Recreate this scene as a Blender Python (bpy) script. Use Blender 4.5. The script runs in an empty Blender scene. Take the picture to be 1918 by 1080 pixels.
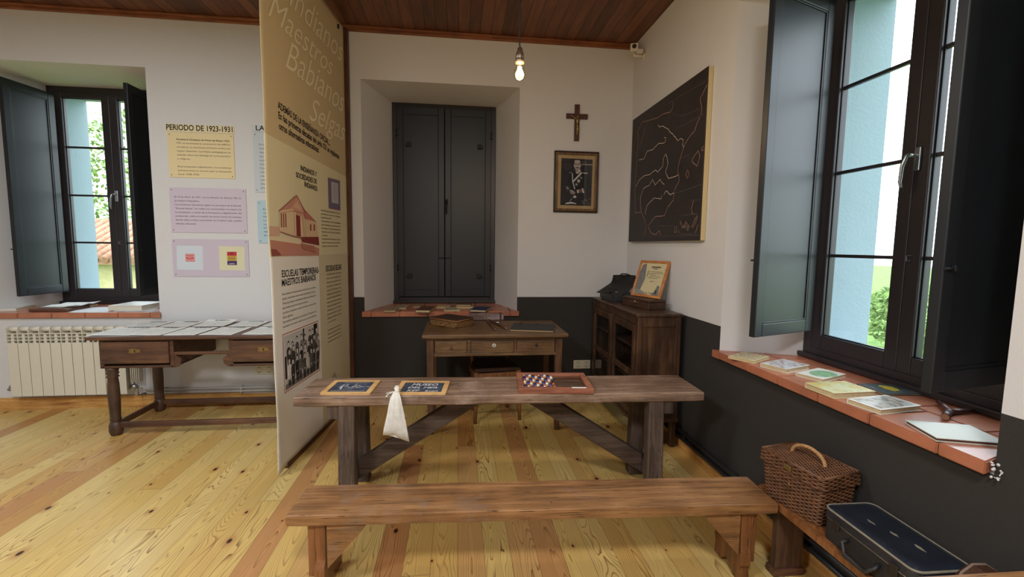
import bpy, bmesh, math, random
from mathutils import Matrix, Vector, noise as mnoise
random.seed(7)
R = math.radians
SC = bpy.context.scene
COL = SC.collection

# ------------------------------------------------------------------ camera
F_PX = 848.9
YAW, PITCH, ROLL = R(-6.797), R(-5.371), R(0.718)
CAM_H = 1.5
cy, sy, cp, sp, cr, sr = math.cos(YAW), math.sin(YAW), math.cos(PITCH), math.sin(PITCH), math.cos(ROLL), math.sin(ROLL)
fwd = Vector((-sy*cp, cy*cp, sp)); rgt0 = Vector((cy, sy, 0)); up0 = rgt0.cross(fwd)
rgt = cr*rgt0 + sr*up0; upv = -sr*rgt0 + cr*up0
cam_data = bpy.data.cameras.new('camera'); cam = bpy.data.objects.new('camera', cam_data); COL.objects.link(cam)
cam.matrix_world = Matrix(((rgt.x, upv.x, -fwd.x, 0), (rgt.y, upv.y, -fwd.y, 0), (rgt.z, upv.z, -fwd.z, CAM_H), (0, 0, 0, 1)))
cam_data.sensor_fit = 'HORIZONTAL'; cam_data.sensor_width = 36; cam_data.lens = F_PX/1918*36
cam_data.clip_start = 0.05; cam_data.clip_end = 300
SC.camera = cam
CP = Vector((0, 0, CAM_H))
def ray(px, py): return rgt*(px-959) - upv*(py-540) + fwd*F_PX
def Zp(px, py, z): r = ray(px, py); return CP + r*((z-CAM_H)/r.z)
def Yp(px, py, y): r = ray(px, py); return CP + r*(y/r.y)
def Xp(px, py, x): r = ray(px, py); return CP + r*(x/r.x)
def Pp(px, py, o, n): r = ray(px, py); return CP + r*((o-CP).dot(n)/r.dot(n))

# ------------------------------------------------------------------ world, lights, exposure
SC.view_settings.view_transform = 'Standard'; SC.view_settings.look = 'None'
SC.view_settings.gamma = 1; SC.view_settings.use_curve_mapping = False
SC.view_settings.exposure = 0.30
def lin(c):
    return tuple(((x/255)/12.92 if x/255 <= 0.04045 else ((x/255+0.055)/1.055)**2.4) for x in c)
w = bpy.data.worlds.new('sky'); SC.world = w; w.use_nodes = True
bg = w.node_tree.nodes['Background']; bg.inputs[0].default_value = (0.86, 0.94, 1.0, 1); bg.inputs[1].default_value = 4.6
def light(name, kind, loc, energy, color=(1, 1, 1), size=0.5, size_y=None, rot=(0, 0, 0)):
    l = bpy.data.lights.new(name, kind); l.energy = energy; l.color = color
    if kind == 'AREA':
        l.size = size
        if size_y: l.shape = 'RECTANGLE'; l.size_y = size_y
    elif kind == 'POINT': l.shadow_soft_size = size
    o = bpy.data.objects.new(name, l); COL.objects.link(o); o.location = loc; o.rotation_euler = rot
    return o
# the room's other ceiling lamps, behind the camera and over the left half of the hall
light('ceiling_lamp_light', 'AREA', (0.1, -0.7, 3.36), 74, (1.0, 0.97, 0.95), 0.5)
light('ceiling_lamp_light', 'AREA', (-2.3, -0.4, 3.36), 84, (0.92, 0.97, 1.0), 0.6)
light('ceiling_lamp_light', 'AREA', (-2.6, 2.0, 3.36), 40, (0.92, 0.97, 1.0), 0.6)

# ------------------------------------------------------------------ materials
def newmat(name):
    m = bpy.data.materials.new(name); m.use_nodes = True
    return m, m.node_tree.nodes, m.node_tree.links, m.node_tree.nodes['Principled BSDF']
def M(name, col, rough=0.6, metal=0.0, bump=0.0, bscale=80, var=0.0, vscale=6, spec=0.5, coat=0.0):
    m, n, l, b = newmat(name); c = lin(col)
    b.inputs['Base Color'].default_value = (*c, 1); b.inputs['Roughness'].default_value = rough
    b.inputs['Metallic'].default_value = metal; b.inputs['Specular IOR Level'].default_value = spec
    b.inputs['Coat Weight'].default_value = coat; b.inputs['Coat Roughness'].default_value = 0.15
    if bump or var:
        tc = n.new('ShaderNodeTexCoord')
    if var:
        t = n.new('ShaderNodeTexNoise'); t.inputs['Scale'].default_value = vscale; t.inputs['Detail'].default_value = 6
        l.new(tc.outputs['Object'], t.inputs['Vector'])
        r = n.new('ShaderNodeValToRGB'); r.color_ramp.elements[0].position = 0.3; r.color_ramp.elements[1].position = 0.7
        r.color_ramp.elements[0].color = (*[x*(1-var) for x in c], 1); r.color_ramp.elements[1].color = (*[min(1, x*(1+var)) for x in c], 1)
        l.new(t.outputs[0], r.inputs[0]); l.new(r.outputs[0], b.inputs['Base Color'])
    if bump:
        t = n.new('ShaderNodeTexNoise'); t.inputs['Scale'].default_value = bscale; t.inputs['Detail'].default_value = 4
        l.new(tc.outputs['Object'], t.inputs['Vector'])
        bp = n.new('ShaderNodeBump'); bp.inputs['Strength'].default_value = bump; bp.inputs['Distance'].default_value = 0.01
        l.new(t.outputs[0], bp.inputs['Height']); l.new(bp.outputs[0], b.inputs['Normal'])
    return m
def math_node(n, l, op, a, b=None, c=None):
    x = n.new('ShaderNodeMath'); x.operation = op
    for i, v in enumerate((a, b, c)):
        if v is None: continue
        if isinstance(v, (int, float)): x.inputs[i].default_value = v
        else: l.new(v, x.inputs[i])
    return x.outputs[0]
def ramp(n, l, src, stops):
    r = n.new('ShaderNodeValToRGB'); e = r.color_ramp.elements
    while len(e) < len(stops): e.new(0.5)
    for i, (p, c) in enumerate(stops): e[i].position = p; e[i].color = (*lin(c), 1)
    l.new(src, r.inputs[0]); return r.outputs[0]
def mixc(n, l, fac, a, b, mode='MIX'):
    x = n.new('ShaderNodeMix'); x.data_type = 'RGBA'; x.blend_type = mode
    if isinstance(fac, (int, float)): x.inputs[0].default_value = fac
    else: l.new(fac, x.inputs[0])
    for i, v in ((6, a), (7, b)):
        if isinstance(v, tuple): x.inputs[i].default_value = (*v, 1)
        else: l.new(v, x.inputs[i])
    return x.outputs[2]
def wood(name, dark, mid, light_, axis=0, rough=0.55, grain=9.0, stretch=0.07, bump=0.35, coat=0.0, worn=None, knots=0.0):
    """old timber: long grain along the given object axis, blotchy wear, fine pores"""
    m, n, l, b = newmat(name)
    tc = n.new('ShaderNodeTexCoord'); mp = n.new('ShaderNodeMapping'); s = [1, 1, 1]; s[axis] = stretch
    mp.inputs['Scale'].default_value = s; l.new(tc.outputs['Object'], mp.inputs['Vector'])
    t1 = n.new('ShaderNodeTexNoise'); t1.inputs['Scale'].default_value = grain*4; t1.inputs['Detail'].default_value = 8; t1.inputs['Roughness'].default_value = 0.65; t1.inputs['Distortion'].default_value = 0.6
    l.new(mp.outputs[0], t1.inputs['Vector'])
    t2 = n.new('ShaderNodeTexNoise'); t2.inputs['Scale'].default_value = 5; t2.inputs['Detail'].default_value = 5
    l.new(tc.outputs['Object'], t2.inputs['Vector'])
    f = math_node(n, l, 'MULTIPLY_ADD', t1.outputs[0], 0.65, math_node(n, l, 'MULTIPLY', t2.outputs[0], 0.35))
    c = ramp(n, l, f, [(0.34, dark), (0.5, mid), (0.66, light_)])
    mp2 = n.new('ShaderNodeMapping'); s2 = [1, 1, 1]; s2[axis] = 0.04; mp2.inputs['Scale'].default_value = s2
    l.new(tc.outputs['Object'], mp2.inputs['Vector'])
    t3 = n.new('ShaderNodeTexNoise'); t3.inputs['Scale'].default_value = 220; t3.inputs['Detail'].default_value = 3
    l.new(mp2.outputs[0], t3.inputs['Vector'])
    c = mixc(n, l, math_node(n, l, 'GREATER_THAN', t3.outputs[0], 0.66), c, tuple(x*0.5 for x in lin(dark)))
    if worn:
        t4 = n.new('ShaderNodeTexNoise'); t4.inputs['Scale'].default_value = 3.2; t4.inputs['Detail'].default_value = 9; t4.inputs['Roughness'].default_value = 0.7
        l.new(tc.outputs['Object'], t4.inputs['Vector'])
        wf = n.new('ShaderNodeMapRange'); wf.inputs[1].default_value = 0.54; wf.inputs[2].default_value = 0.68; l.new(t4.outputs[0], wf.inputs[0])
        c = mixc(n, l, math_node(n, l, 'MULTIPLY', wf.outputs[0], 0.6), c, lin(worn))
    if knots:
        v = n.new('ShaderNodeTexVoronoi'); v.inputs['Scale'].default_value = knots; l.new(tc.outputs['Object'], v.inputs['Vector'])
        sc_ = n.new('ShaderNodeSeparateColor'); l.new(v.outputs['Color'], sc_.inputs[0])
        kd = math_node(n, l, 'DIVIDE', math_node(n, l, 'ADD', v.outputs['Distance'], math_node(n, l, 'MULTIPLY', math_node(n, l, 'SUBTRACT', t2.outputs[0], 0.5), 0.06)), math_node(n, l, 'MULTIPLY_ADD', math_node(n, l, 'POWER', sc_.outputs[1], 3.0), 0.07, 0.018))
        k = n.new('ShaderNodeMapRange'); k.inputs[1].default_value = 0.6; k.inputs[2].default_value = 1.5; k.inputs[3].default_value = 1; k.inputs[4].default_value = 0
        l.new(kd, k.inputs[0]); c = mixc(n, l, math_node(n, l, 'MULTIPLY', k.outputs[0], 0.8), c, lin((40, 26, 20)))
    l.new(c, b.inputs['Base Color'])
    rr = n.new('ShaderNodeMapRange'); rr.inputs[3].default_value = rough-0.1; rr.inputs[4].default_value = rough+0.12; l.new(t2.outputs[0], rr.inputs[0]); l.new(rr.outputs[0], b.inputs['Roughness'])
    b.inputs['Coat Weight'].default_value = coat; b.inputs['Coat Roughness'].default_value = 0.25
    bp = n.new('ShaderNodeBump'); bp.inputs['Strength'].default_value = bump; bp.inputs['Distance'].default_value = 0.004
    l.new(math_node(n, l, 'ADD', t1.outputs[0], math_node(n, l, 'MULTIPLY', t3.outputs[0], 0.5)), bp.inputs['Height']); l.new(bp.outputs[0], b.inputs['Normal'])
    return m

def floor_mat():
    m, n, l, b = newmat('pine_planks')
    tc = n.new('ShaderNodeTexCoord'); sx = n.new('ShaderNodeSeparateXYZ'); l.new(tc.outputs['Object'], sx.inputs[0])
    X, Y = sx.outputs[0], sx.outputs[1]
    W = 0.128
    q = math_node(n, l, 'DIVIDE', X, W); idn = math_node(n, l, 'FLOOR', q); fr = math_node(n, l, 'FRACT', q)
    wn = n.new('ShaderNodeTexWhiteNoise'); wn.noise_dimensions = '1D'; l.new(idn, wn.inputs['W'])
    # staggered butt joints
    yy = math_node(n, l, 'ADD', math_node(n, l, 'DIVIDE', Y, 4.4), math_node(n, l, 'MULTIPLY', wn.outputs[0], 7.3))
    idy = math_node(n, l, 'FLOOR', yy); fy = math_node(n, l, 'FRACT', yy)
    wn2 = n.new('ShaderNodeTexWhiteNoise'); wn2.noise_dimensions = '2D'; cb = n.new('ShaderNodeCombineXYZ'); l.new(idn, cb.inputs[0]); l.new(idy, cb.inputs[1]); l.new(cb.outputs[0], wn2.inputs['Vector'])
    base = ramp(n, l, wn2.outputs[0], [(0.0, (192, 140, 78)), (0.2, (214, 174, 100)), (0.55, (222, 190, 114)), (0.82, (230, 204, 134)), (0.93, (206, 158, 98)), (1.0, (190, 134, 84))])
    # cathedral grain: nested contours centred on each board, stretched along it
    cc = n.new('ShaderNodeCombineXYZ')
    l.new(math_node(n, l, 'ADD', math_node(n, l, 'MULTIPLY', X, 1.0), math_node(n, l, 'MULTIPLY', wn2.outputs[0], 37.0)), cc.inputs[0])
    l.new(math_node(n, l, 'MULTIPLY', Y, 0.15), cc.inputs[1]); l.new(math_node(n, l, 'MULTIPLY', wn2.outputs[0], 11.0), cc.inputs[2])
    g = n.new('ShaderNodeTexNoise'); g.inputs['Scale'].default_value = 6.0; g.inputs['Detail'].default_value = 2.5; g.inputs['Roughness'].default_value = 0.45; g.inputs['Distortion'].default_value = 0.3
    l.new(cc.outputs[0], g.inputs['Vector'])
    ctr = math_node(n, l, 'SUBTRACT', fr, math_node(n, l, 'MULTIPLY_ADD', wn.outputs[0], 0.5, 0.25))
    fld = math_node(n, l, 'MULTIPLY_ADD', math_node(n, l, 'MULTIPLY', ctr, ctr), 0.95, math_node(n, l, 'MULTIPLY', g.outputs[0], 1.15))
    ph = math_node(n, l, 'FRACT', math_node(n, l, 'MULTIPLY', fld, 24.0))
    rg = n.new('ShaderNodeMapRange'); rg.inputs[1].default_value = 0.55; rg.inputs[2].default_value = 1.0; l.new(ph, rg.inputs[0])
    rg2 = math_node(n, l, 'POWER', rg.outputs[0], 2.2)
    hi = n.new('ShaderNodeTexNoise'); hi.inputs['Scale'].default_value = 2.6; l.new(cc.outputs[0], hi.inputs['Vector'])
    hm = n.new('ShaderNodeMapRange'); hm.inputs[1].default_value = 0.35; hm.inputs[2].default_value = 0.62; hm.inputs[3].default_value = 0.4; hm.inputs[4].default_value = 1.0; l.new(hi.outputs[0], hm.inputs[0])
    amt = math_node(n, l, 'MULTIPLY', rg2, hm.outputs[0])
    c = mixc(n, l, amt, base, lin((112, 64, 28)))
    # fine fibres
    cf = n.new('ShaderNodeCombineXYZ'); l.new(math_node(n, l, 'MULTIPLY', X, 60.0), cf.inputs[0]); l.new(math_node(n, l, 'MULTIPLY', Y, 1.6), cf.inputs[1])
    fb = n.new('ShaderNodeTexNoise'); fb.inputs['Scale'].default_value = 2.0; fb.inputs['Detail'].default_value = 4; l.new(cf.outputs[0], fb.inputs['Vector'])
    c = mixc(n, l, math_node(n, l, 'MULTIPLY', fb.outputs[0], 0.3), c, lin((150, 104, 56)), 'MULTIPLY')
    # knots
    cv = n.new('ShaderNodeCombineXYZ'); l.new(math_node(n, l, 'MULTIPLY', X, 4.4), cv.inputs[0]); l.new(math_node(n, l, 'MULTIPLY', Y, 2.5), cv.inputs[1])
    v = n.new('ShaderNodeTexVoronoi'); v.inputs['Scale'].default_value = 1.0; v.voronoi_dimensions = '2D'; l.new(cv.outputs[0], v.inputs['Vector'])
    sel = n.new('ShaderNodeSeparateColor'); l.new(v.outputs['Color'], sel.inputs[0])
    size = math_node(n, l, 'MULTIPLY_ADD', sel.outputs[1], 0.045, 0.012); on = math_node(n, l, 'GREATER_THAN', sel.outputs[0], 0.45)
    kd = math_node(n, l, 'DIVIDE', v.outputs['Distance'], size)
    k = n.new('ShaderNodeMapRange'); k.inputs[1].default_value = 0.8; k.inputs[2].default_value = 1.25; k.inputs[3].default_value = 1; k.inputs[4].default_value = 0; l.new(kd, k.inputs[0])
    k2 = n.new('ShaderNodeMapRange'); k2.inputs[1].default_value = 1.0; k2.inputs[2].default_value = 3.6; k2.inputs[3].default_value = 0.6; k2.inputs[4].default_value = 0; l.new(kd, k2.inputs[0])
    c = mixc(n, l, math_node(n, l, 'MULTIPLY', k2.outputs[0], on), c, lin((172, 108, 54))); c = mixc(n, l, math_node(n, l, 'MULTIPLY', k.outputs[0], on), c, lin((46, 26, 16)))
    # joints between boards
    e = math_node(n, l, 'MINIMUM', fr, math_node(n, l, 'SUBTRACT', 1.0, fr))
    jo = math_node(n, l, 'LESS_THAN', e, 0.011)
    j2 = math_node(n, l, 'LESS_THAN', fy, 0.0009)
    jj = math_node(n, l, 'MAXIMUM', jo, j2)
    c = mixc(n, l, math_node(n, l, 'MULTIPLY', jj, 0.6), c, lin((96, 58, 28)))
    l.new(c, b.inputs['Base Color'])
    b.inputs['Roughness'].default_value = 0.36; b.inputs['Coat Weight'].default_value = 0.35; b.inputs['Coat Roughness'].default_value = 0.22
    bp = n.new('ShaderNodeBump'); bp.inputs['Strength'].default_value = 0.25; bp.inputs['Distance'].default_value = 0.003
    l.new(math_node(n, l, 'SUBTRACT', math_node(n, l, 'MULTIPLY', fb.outputs[0], 0.3), jj), bp.inputs['Height']); l.new(bp.outputs[0], b.inputs['Normal'])
    return m
def ceiling_mat():
    m, n, l, b = newmat('brown_ceiling_boards')
    tc = n.new('ShaderNodeTexCoord'); sx = n.new('ShaderNodeSeparateXYZ'); l.new(tc.outputs['Object'], sx.inputs[0])
    X, Y = sx.outputs[0], sx.outputs[1]
    q = math_node(n, l, 'DIVIDE', X, 0.098); idn = math_node(n, l, 'FLOOR', q); fr = math_node(n, l, 'FRACT', q)
    wn = n.new('ShaderNodeTexWhiteNoise'); wn.noise_dimensions = '1D'; l.new(idn, wn.inputs['W'])
    cc = n.new('ShaderNodeCombineXYZ'); l.new(math_node(n, l, 'ADD', math_node(n, l, 'MULTIPLY', X, 9.0), math_node(n, l, 'MULTIPLY', wn.outputs[0], 50)), cc.inputs[0]); l.new(math_node(n, l, 'MULTIPLY', Y, 0.9), cc.inputs[1])
    t = n.new('ShaderNodeTexNoise'); t.inputs['Scale'].default_value = 2.0; t.inputs['Detail'].default_value = 8; t.inputs['Roughness'].default_value = 0.7; l.new(cc.outputs[0], t.inputs['Vector'])
    f = math_node(n, l, 'MULTIPLY_ADD', wn.outputs[0], 0.25, math_node(n, l, 'MULTIPLY', t.outputs[0], 0.8))
    c = ramp(n, l, f, [(0.3, (66, 38, 24)), (0.5, (98, 58, 36)), (0.75, (128, 82, 54))])
    e = math_node(n, l, 'MINIMUM', fr, math_node(n, l, 'SUBTRACT', 1.0, fr))
    jo = math_node(n, l, 'LESS_THAN', e, 0.035)
    c = mixc(n, l, math_node(n, l, 'MULTIPLY', jo, 0.75), c, lin((40, 20, 12))); l.new(c, b.inputs['Base Color'])
    b.inputs['Roughness'].default_value = 0.5
    bp = n.new('ShaderNodeBump'); bp.inputs['Distance'].default_value = 0.008; bp.inputs['Strength'].default_value = 0.6
    l.new(math_node(n, l, 'SUBTRACT', 1.0, jo), bp.inputs['Height']); l.new(bp.outputs[0], b.inputs['Normal'])
    return m
def wall_mat(name, dado, x_from=-99):
    """painted plaster; a dark painted dado below 1 m where dado is set"""
    m, n, l, b = newmat(name)
    tc = n.new('ShaderNodeTexCoord')
    t = n.new('ShaderNodeTexNoise'); t.inputs['Scale'].default_value = 130; t.inputs['Detail'].default_value = 5; l.new(tc.outputs['Object'], t.inputs['Vector'])
    white = lin((212, 211, 211))
    if dado:
        sx = n.new('ShaderNodeSeparateXYZ'); l.new(tc.outputs['Object'], sx.inputs[0])
        wob = n.new('ShaderNodeTexNoise'); wob.inputs['Scale'].default_value = 3; l.new(tc.outputs['Object'], wob.inputs['Vector'])
        lo = math_node(n, l, 'LESS_THAN', math_node(n, l, 'ADD', sx.outputs[2], math_node(n, l, 'MULTIPLY', wob.outputs[0], 0.004)), 1.003)
        f = math_node(n, l, 'MULTIPLY', lo, math_node(n, l, 'GREATER_THAN', sx.outputs[0], x_from))
        t2 = n.new('ShaderNodeTexNoise'); t2.inputs['Scale'].default_value = 400; l.new(tc.outputs['Object'], t2.inputs['Vector'])
        dk = ramp(n, l, t2.outputs[0], [(0.35, (38, 35, 32)), (0.7, (56, 52, 48))])
        l.new(mixc(n, l, f, white, dk), b.inputs['Base Color'])
    else: b.inputs['Base Color'].default_value = (*white, 1)
    b.inputs['Roughness'].default_value = 0.85
    bp = n.new('ShaderNodeBump'); bp.inputs['Strength'].default_value = 0.22; bp.inputs['Distance'].default_value = 0.004
    l.new(t.outputs[0], bp.inputs['Height']); l.new(bp.outputs[0], b.inputs['Normal'])
    return m
def glass_mat(name='window_glass', tint=(0.97, 0.99, 1.0)):
    m = bpy.data.materials.new(name); m.use_nodes = True; n = m.node_tree.nodes; l = m.node_tree.links; n.clear()
    o = n.new('ShaderNodeOutputMaterial'); t = n.new('ShaderNodeBsdfTransparent'); t.inputs[0].default_value = (*tint, 1)
    g = n.new('ShaderNodeBsdfGlossy'); g.inputs['Roughness'].default_value = 0.03
    ge = n.new('ShaderNodeNewGeometry'); dt = n.new('ShaderNodeVectorMath'); dt.operation = 'DOT_PRODUCT'
    l.new(ge.outputs['Normal'], dt.inputs[0]); l.new(ge.outputs['Incoming'], dt.inputs[1])
    f5 = math_node(n, l, 'POWER', math_node(n, l, 'SUBTRACT', 1.0, math_node(n, l, 'ABSOLUTE', dt.outputs['Value'])), 5.0)
    fr = math_node(n, l, 'MULTIPLY_ADD', f5, 0.7, 0.035); mx = n.new('ShaderNodeMixShader')
    l.new(fr, mx.inputs[0]); l.new(t.outputs[0], mx.inputs[1]); l.new(g.outputs[0], mx.inputs[2]); l.new(mx.outputs[0], o.inputs[0])
    return m
def emit_mat(name, col, s):
    m, n, l, b = newmat(name); b.inputs['Base Color'].default_value = (*lin(col), 1)
    b.inputs['Emission Color'].default_value = (*lin(col), 1); b.inputs['Emission Strength'].default_value = s; return m

MAT = {}
MAT['floor'] = floor_mat(); MAT['ceil'] = ceiling_mat()
MAT['wall_back'] = wall_mat('plaster_with_dado_back', True, -1.0)
MAT['wall_right'] = wall_mat('plaster_with_dado', True)
MAT['wall'] = wall_mat('white_plaster', False)
MAT['pine'] = wood('pine_trim', (150, 98, 48), (198, 146, 80), (222, 176, 108), axis=0, rough=0.5, bump=0.15)
MAT['piney'] = wood('pine_trim_along_wall', (150, 98, 48), (198, 146, 80), (222, 176, 108), axis=1, rough=0.5, bump=0.15)
MAT['ceiltrim'] = wood('ceiling_trim_wood', (84, 44, 22), (128, 74, 40), (160, 98, 56), axis=0)
MAT['slate_metal'] = M('black_green_lacquer', (18, 22, 27), 0.42, bump=0.03, bscale=300, spec=0.5)
MAT['frame_dark'] = M('dark_brown_window_lacquer', (44, 39, 43), 0.38, bump=0.03, bscale=300)
MAT['terracotta'] = M('terracotta_tile', (178, 112, 84), 0.36, bump=0.12, bscale=60, var=0.16, vscale=9, coat=0.25)
MAT['grout'] = M('tile_grout', (150, 104, 82), 0.9, bump=0.2)
MAT['glass'] = glass_mat()
MAT['chrome'] = M('brushed_steel', (175, 178, 182), 0.3, 1.0)
MAT['ext'] = M('outer_reveal_render', (150, 168, 178), 0.9, bump=0.2, bscale=60)
MAT['black'] = M('matt_black', (14, 14, 15), 0.6)
MAT['ink'] = M('print_black', (22, 20, 20), 0.7)
MAT['inkg'] = M('print_grey', (92, 86, 80), 0.7)

# ------------------------------------------------------------------ mesh helpers
def mark(bm, f0, smooth, mi):
    bm.faces.ensure_lookup_table()
    for f in bm.faces[f0:] if isinstance(f0, int) else f0:
        f.smooth = smooth; f.material_index = mi
def box(bm, x0, x1, y0, y1, z0, z1, bev=0.0, mx=None, mi=0, seg=2):
    if x0 > x1: x0, x1 = x1, x0
    if y0 > y1: y0, y1 = y1, y0
    if z0 > z1: z0, z1 = z1, z0
    r = bmesh.ops.create_cube(bm, size=1.0)
    vs = r['verts']
    for v in vs:
        v.co = Vector(((x0+x1)/2+v.co.x*(x1-x0), (y0+y1)/2+v.co.y*(y1-y0), (z0+z1)/2+v.co.z*(z1-z0)))
    fs = set(f for v in vs for f in v.link_faces)
    for f in fs: f.material_index = mi
    if bev > 0:
        bev = min(bev, 0.45*min(x1-x0, y1-y0, z1-z0))
        es = list(set(e for v in vs for e in v.link_edges))
        r2 = bmesh.ops.bevel(bm, geom=es, offset=bev, segments=seg, affect='EDGES', profile=0.5)
        allv = set(r2['verts']) | set(v for v in vs if v.is_valid)
        for f in r2['faces']: f.material_index = mi
    else: allv = vs
    if mx is not None:
        for v in allv: v.co = mx @ v.co
    return allv
def loft(bm, rings, caps=True, closed=False, smooth=True, mi=0):
    R_ = [[bm.verts.new(p) for p in ring] for ring in rings]; n = len(R_[0]); fs = []
    pairs = list(zip(R_, R_[1:])) + ([(R_[-1], R_[0])] if closed else [])
    for a, b in pairs:
        for i in range(n):
            try: fs.append(bm.faces.new((a[i], a[(i+1) % n], b[(i+1) % n], b[i])))
            except ValueError: pass
    for f in fs: f.smooth = smooth; f.material_index = mi
    if caps and not closed:
        for rg in (list(reversed(R_[0])), R_[-1]):
            try: f = bm.faces.new(rg); f.material_index = mi
            except ValueError: pass
def tube(bm, pts, r, seg=8, closed=False, caps=True, mi=0, flat=None):
    pts = [Vector(p) for p in pts]; n = len(pts); rings = []; prev = None
    for i, p in enumerate(pts):
        if closed: t = (pts[(i+1) % n]-pts[i-1])
        else: t = pts[min(i+1, n-1)]-pts[max(i-1, 0)]
        t = t.normalized() if t.length > 1e-9 else Vector((0, 0, 1))
        if prev is None:
            a = Vector((0, 0, 1)) if abs(t.z) < 0.9 else Vector((1, 0, 0))
            u = t.cross(a).normalized()
        else: u = (prev - t*prev.dot(t)).normalized()
        prev = u; v = t.cross(u); rr = r[i] if isinstance(r, (list, tuple)) else r
        rings.append([p + u*math.cos(2*math.pi*k/seg)*rr + v*math.sin(2*math.pi*k/seg)*rr*(flat or 1) for k in range(seg)])
    loft(bm, rings, caps, closed, True, mi)
def lathe(bm, prof, c, seg=20, axis='z', mi=0, rot=0, smooth=True):
    c = Vector(c); rings = []
    for r, z in prof:
        ring = []
        for k in range(seg):
            a = 2*math.pi*k/seg + rot; x, y = r*math.cos(a), r*math.sin(a)
            ring.append(c + (Vector((x, y, z)) if axis == 'z' else Vector((z, x, y)) if axis == 'x' else Vector((y, z, x))))
        rings.append(ring)
    loft(bm, rings, True, False, smooth, mi)
def prism(bm, pts, ext, mi=0, smooth=False):
    pts = [Vector(p) for p in pts]; ext = Vector(ext); a = [bm.verts.new(p) for p in pts]; b = [bm.verts.new(p+ext) for p in pts]; n = len(a)
    fs = [bm.faces.new(a), bm.faces.new(list(reversed(b)))]
    for i in range(n): fs.append(bm.faces.new((a[(i+1) % n], a[i], b[i], b[(i+1) % n])))
    for f in fs: f.material_index = mi
def ball(bm, c, r, sx=1, sy=1, sz=1, mi=0, sub=2):
    q = bmesh.ops.create_icosphere(bm, subdivisions=sub, radius=r)
    for v in q['verts']: v.co = Vector(c)+Vector((v.co.x*sx, v.co.y*sy, v.co.z*sz))
    for f in set(f for v in q['verts'] for f in v.link_faces): f.smooth = True; f.material_index = mi
def thick(bm, grid, th, mi=0):
    """a bent sheet with real thickness from a grid of points (top side first)"""
    n, m = len(grid), len(grid[0]); g = [[Vector(p) for p in r] for r in grid]
    def nrm(i, j):
        a = g[min(i+1, n-1)][j]-g[max(i-1, 0)][j]; b = g[i][min(j+1, m-1)]-g[i][max(j-1, 0)]; c = a.cross(b); return c.normalized() if c.length > 1e-12 else Vector((0, 0, 1))
    T = [[bm.verts.new(g[i][j]) for j in range(m)] for i in range(n)]
    L = [[bm.verts.new(g[i][j]-nrm(i, j)*th) for j in range(m)] for i in range(n)]
    for i in range(n-1):
        for j in range(m-1):
            bm.faces.new((T[i][j], T[i+1][j], T[i+1][j+1], T[i][j+1])); bm.faces.new((L[i][j+1], L[i+1][j+1], L[i+1][j], L[i][j]))
    for i in range(n-1):
        for j in (0, m-1): bm.faces.new((T[i][j], T[i+1][j], L[i+1][j], L[i][j]))
    for j in range(m-1):
        for i in (0, n-1): bm.faces.new((T[i][j], T[i][j+1], L[i][j+1], L[i][j]))
def upgrid(grid, k=3):
    n, m = len(grid), len(grid[0]); out = []
    def cr(p0, p1, p2, p3, t): return 0.5*((2*p1)+(p2-p0)*t+(2*p0-5*p1+4*p2-p3)*t*t+(3*p1-p0-3*p2+p3)*t**3)
    def line(ps):
        o = []
        for i in range(len(ps)-1):
            a, b, c, d = ps[max(i-1, 0)], ps[i], ps[i+1], ps[min(i+2, len(ps)-1)]
            for q in range(k): o.append(cr(a, b, c, d, q/k))
        return o+[ps[-1]]
    rows = [line([Vector(p) for p in r]) for r in grid]
    cols = [line([r[j] for r in rows]) for j in range(len(rows[0]))]
    return [[cols[j][i] for j in range(len(cols))] for i in range(len(cols[0]))]
ROOTM = {}
def fin(bm, name, mats, parent=None, world=True, fixn=True):
    if fixn: bmesh.ops.recalc_face_normals(bm, faces=bm.faces)
    if parent is not None and world: bm.transform(ROOTM[parent.name].inverted())
    me = bpy.data.meshes.new(name); bm.to_mesh(me); bm.free()
    for m in (mats if isinstance(mats, (list, tuple)) else [mats]): me.materials.append(MAT[m] if isinstance(m, str) else m)
    o = bpy.data.objects.new(name, me); COL.objects.link(o)
    if parent is not None: o.parent = parent; ROOTM[o.name] = ROOTM[parent.name]
    else: ROOTM[o.name] = Matrix.Identity(4)
    return o
def tag(o, label, cat, group=None, kind=None):
    if label: o['label'] = label
    if cat: o['category'] = cat
    if group: o['group'] = group
    if kind: o['kind'] = kind
    return o
def thing(name, label, cat, loc=(0, 0, 0), rz=0.0, group=None, kind=None, rot=None):
    o = bpy.data.objects.new(name, None); COL.objects.link(o); o.empty_display_size = 0.1
    o.location = loc; o.rotation_euler = rot if rot else (0, 0, rz)
    mx = Matrix.Translation(Vector(loc)) @ (o.rotation_euler.to_matrix().to_4x4())
    ROOTM[o.name] = mx
    return tag(o, label, cat, group, kind)
def struct(bm, name, mats, parent=None):
    o = fin(bm, name, mats, parent); 
    if parent is None: o['kind'] = 'structure'
    return o
def B(): return bmesh.new()
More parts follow.
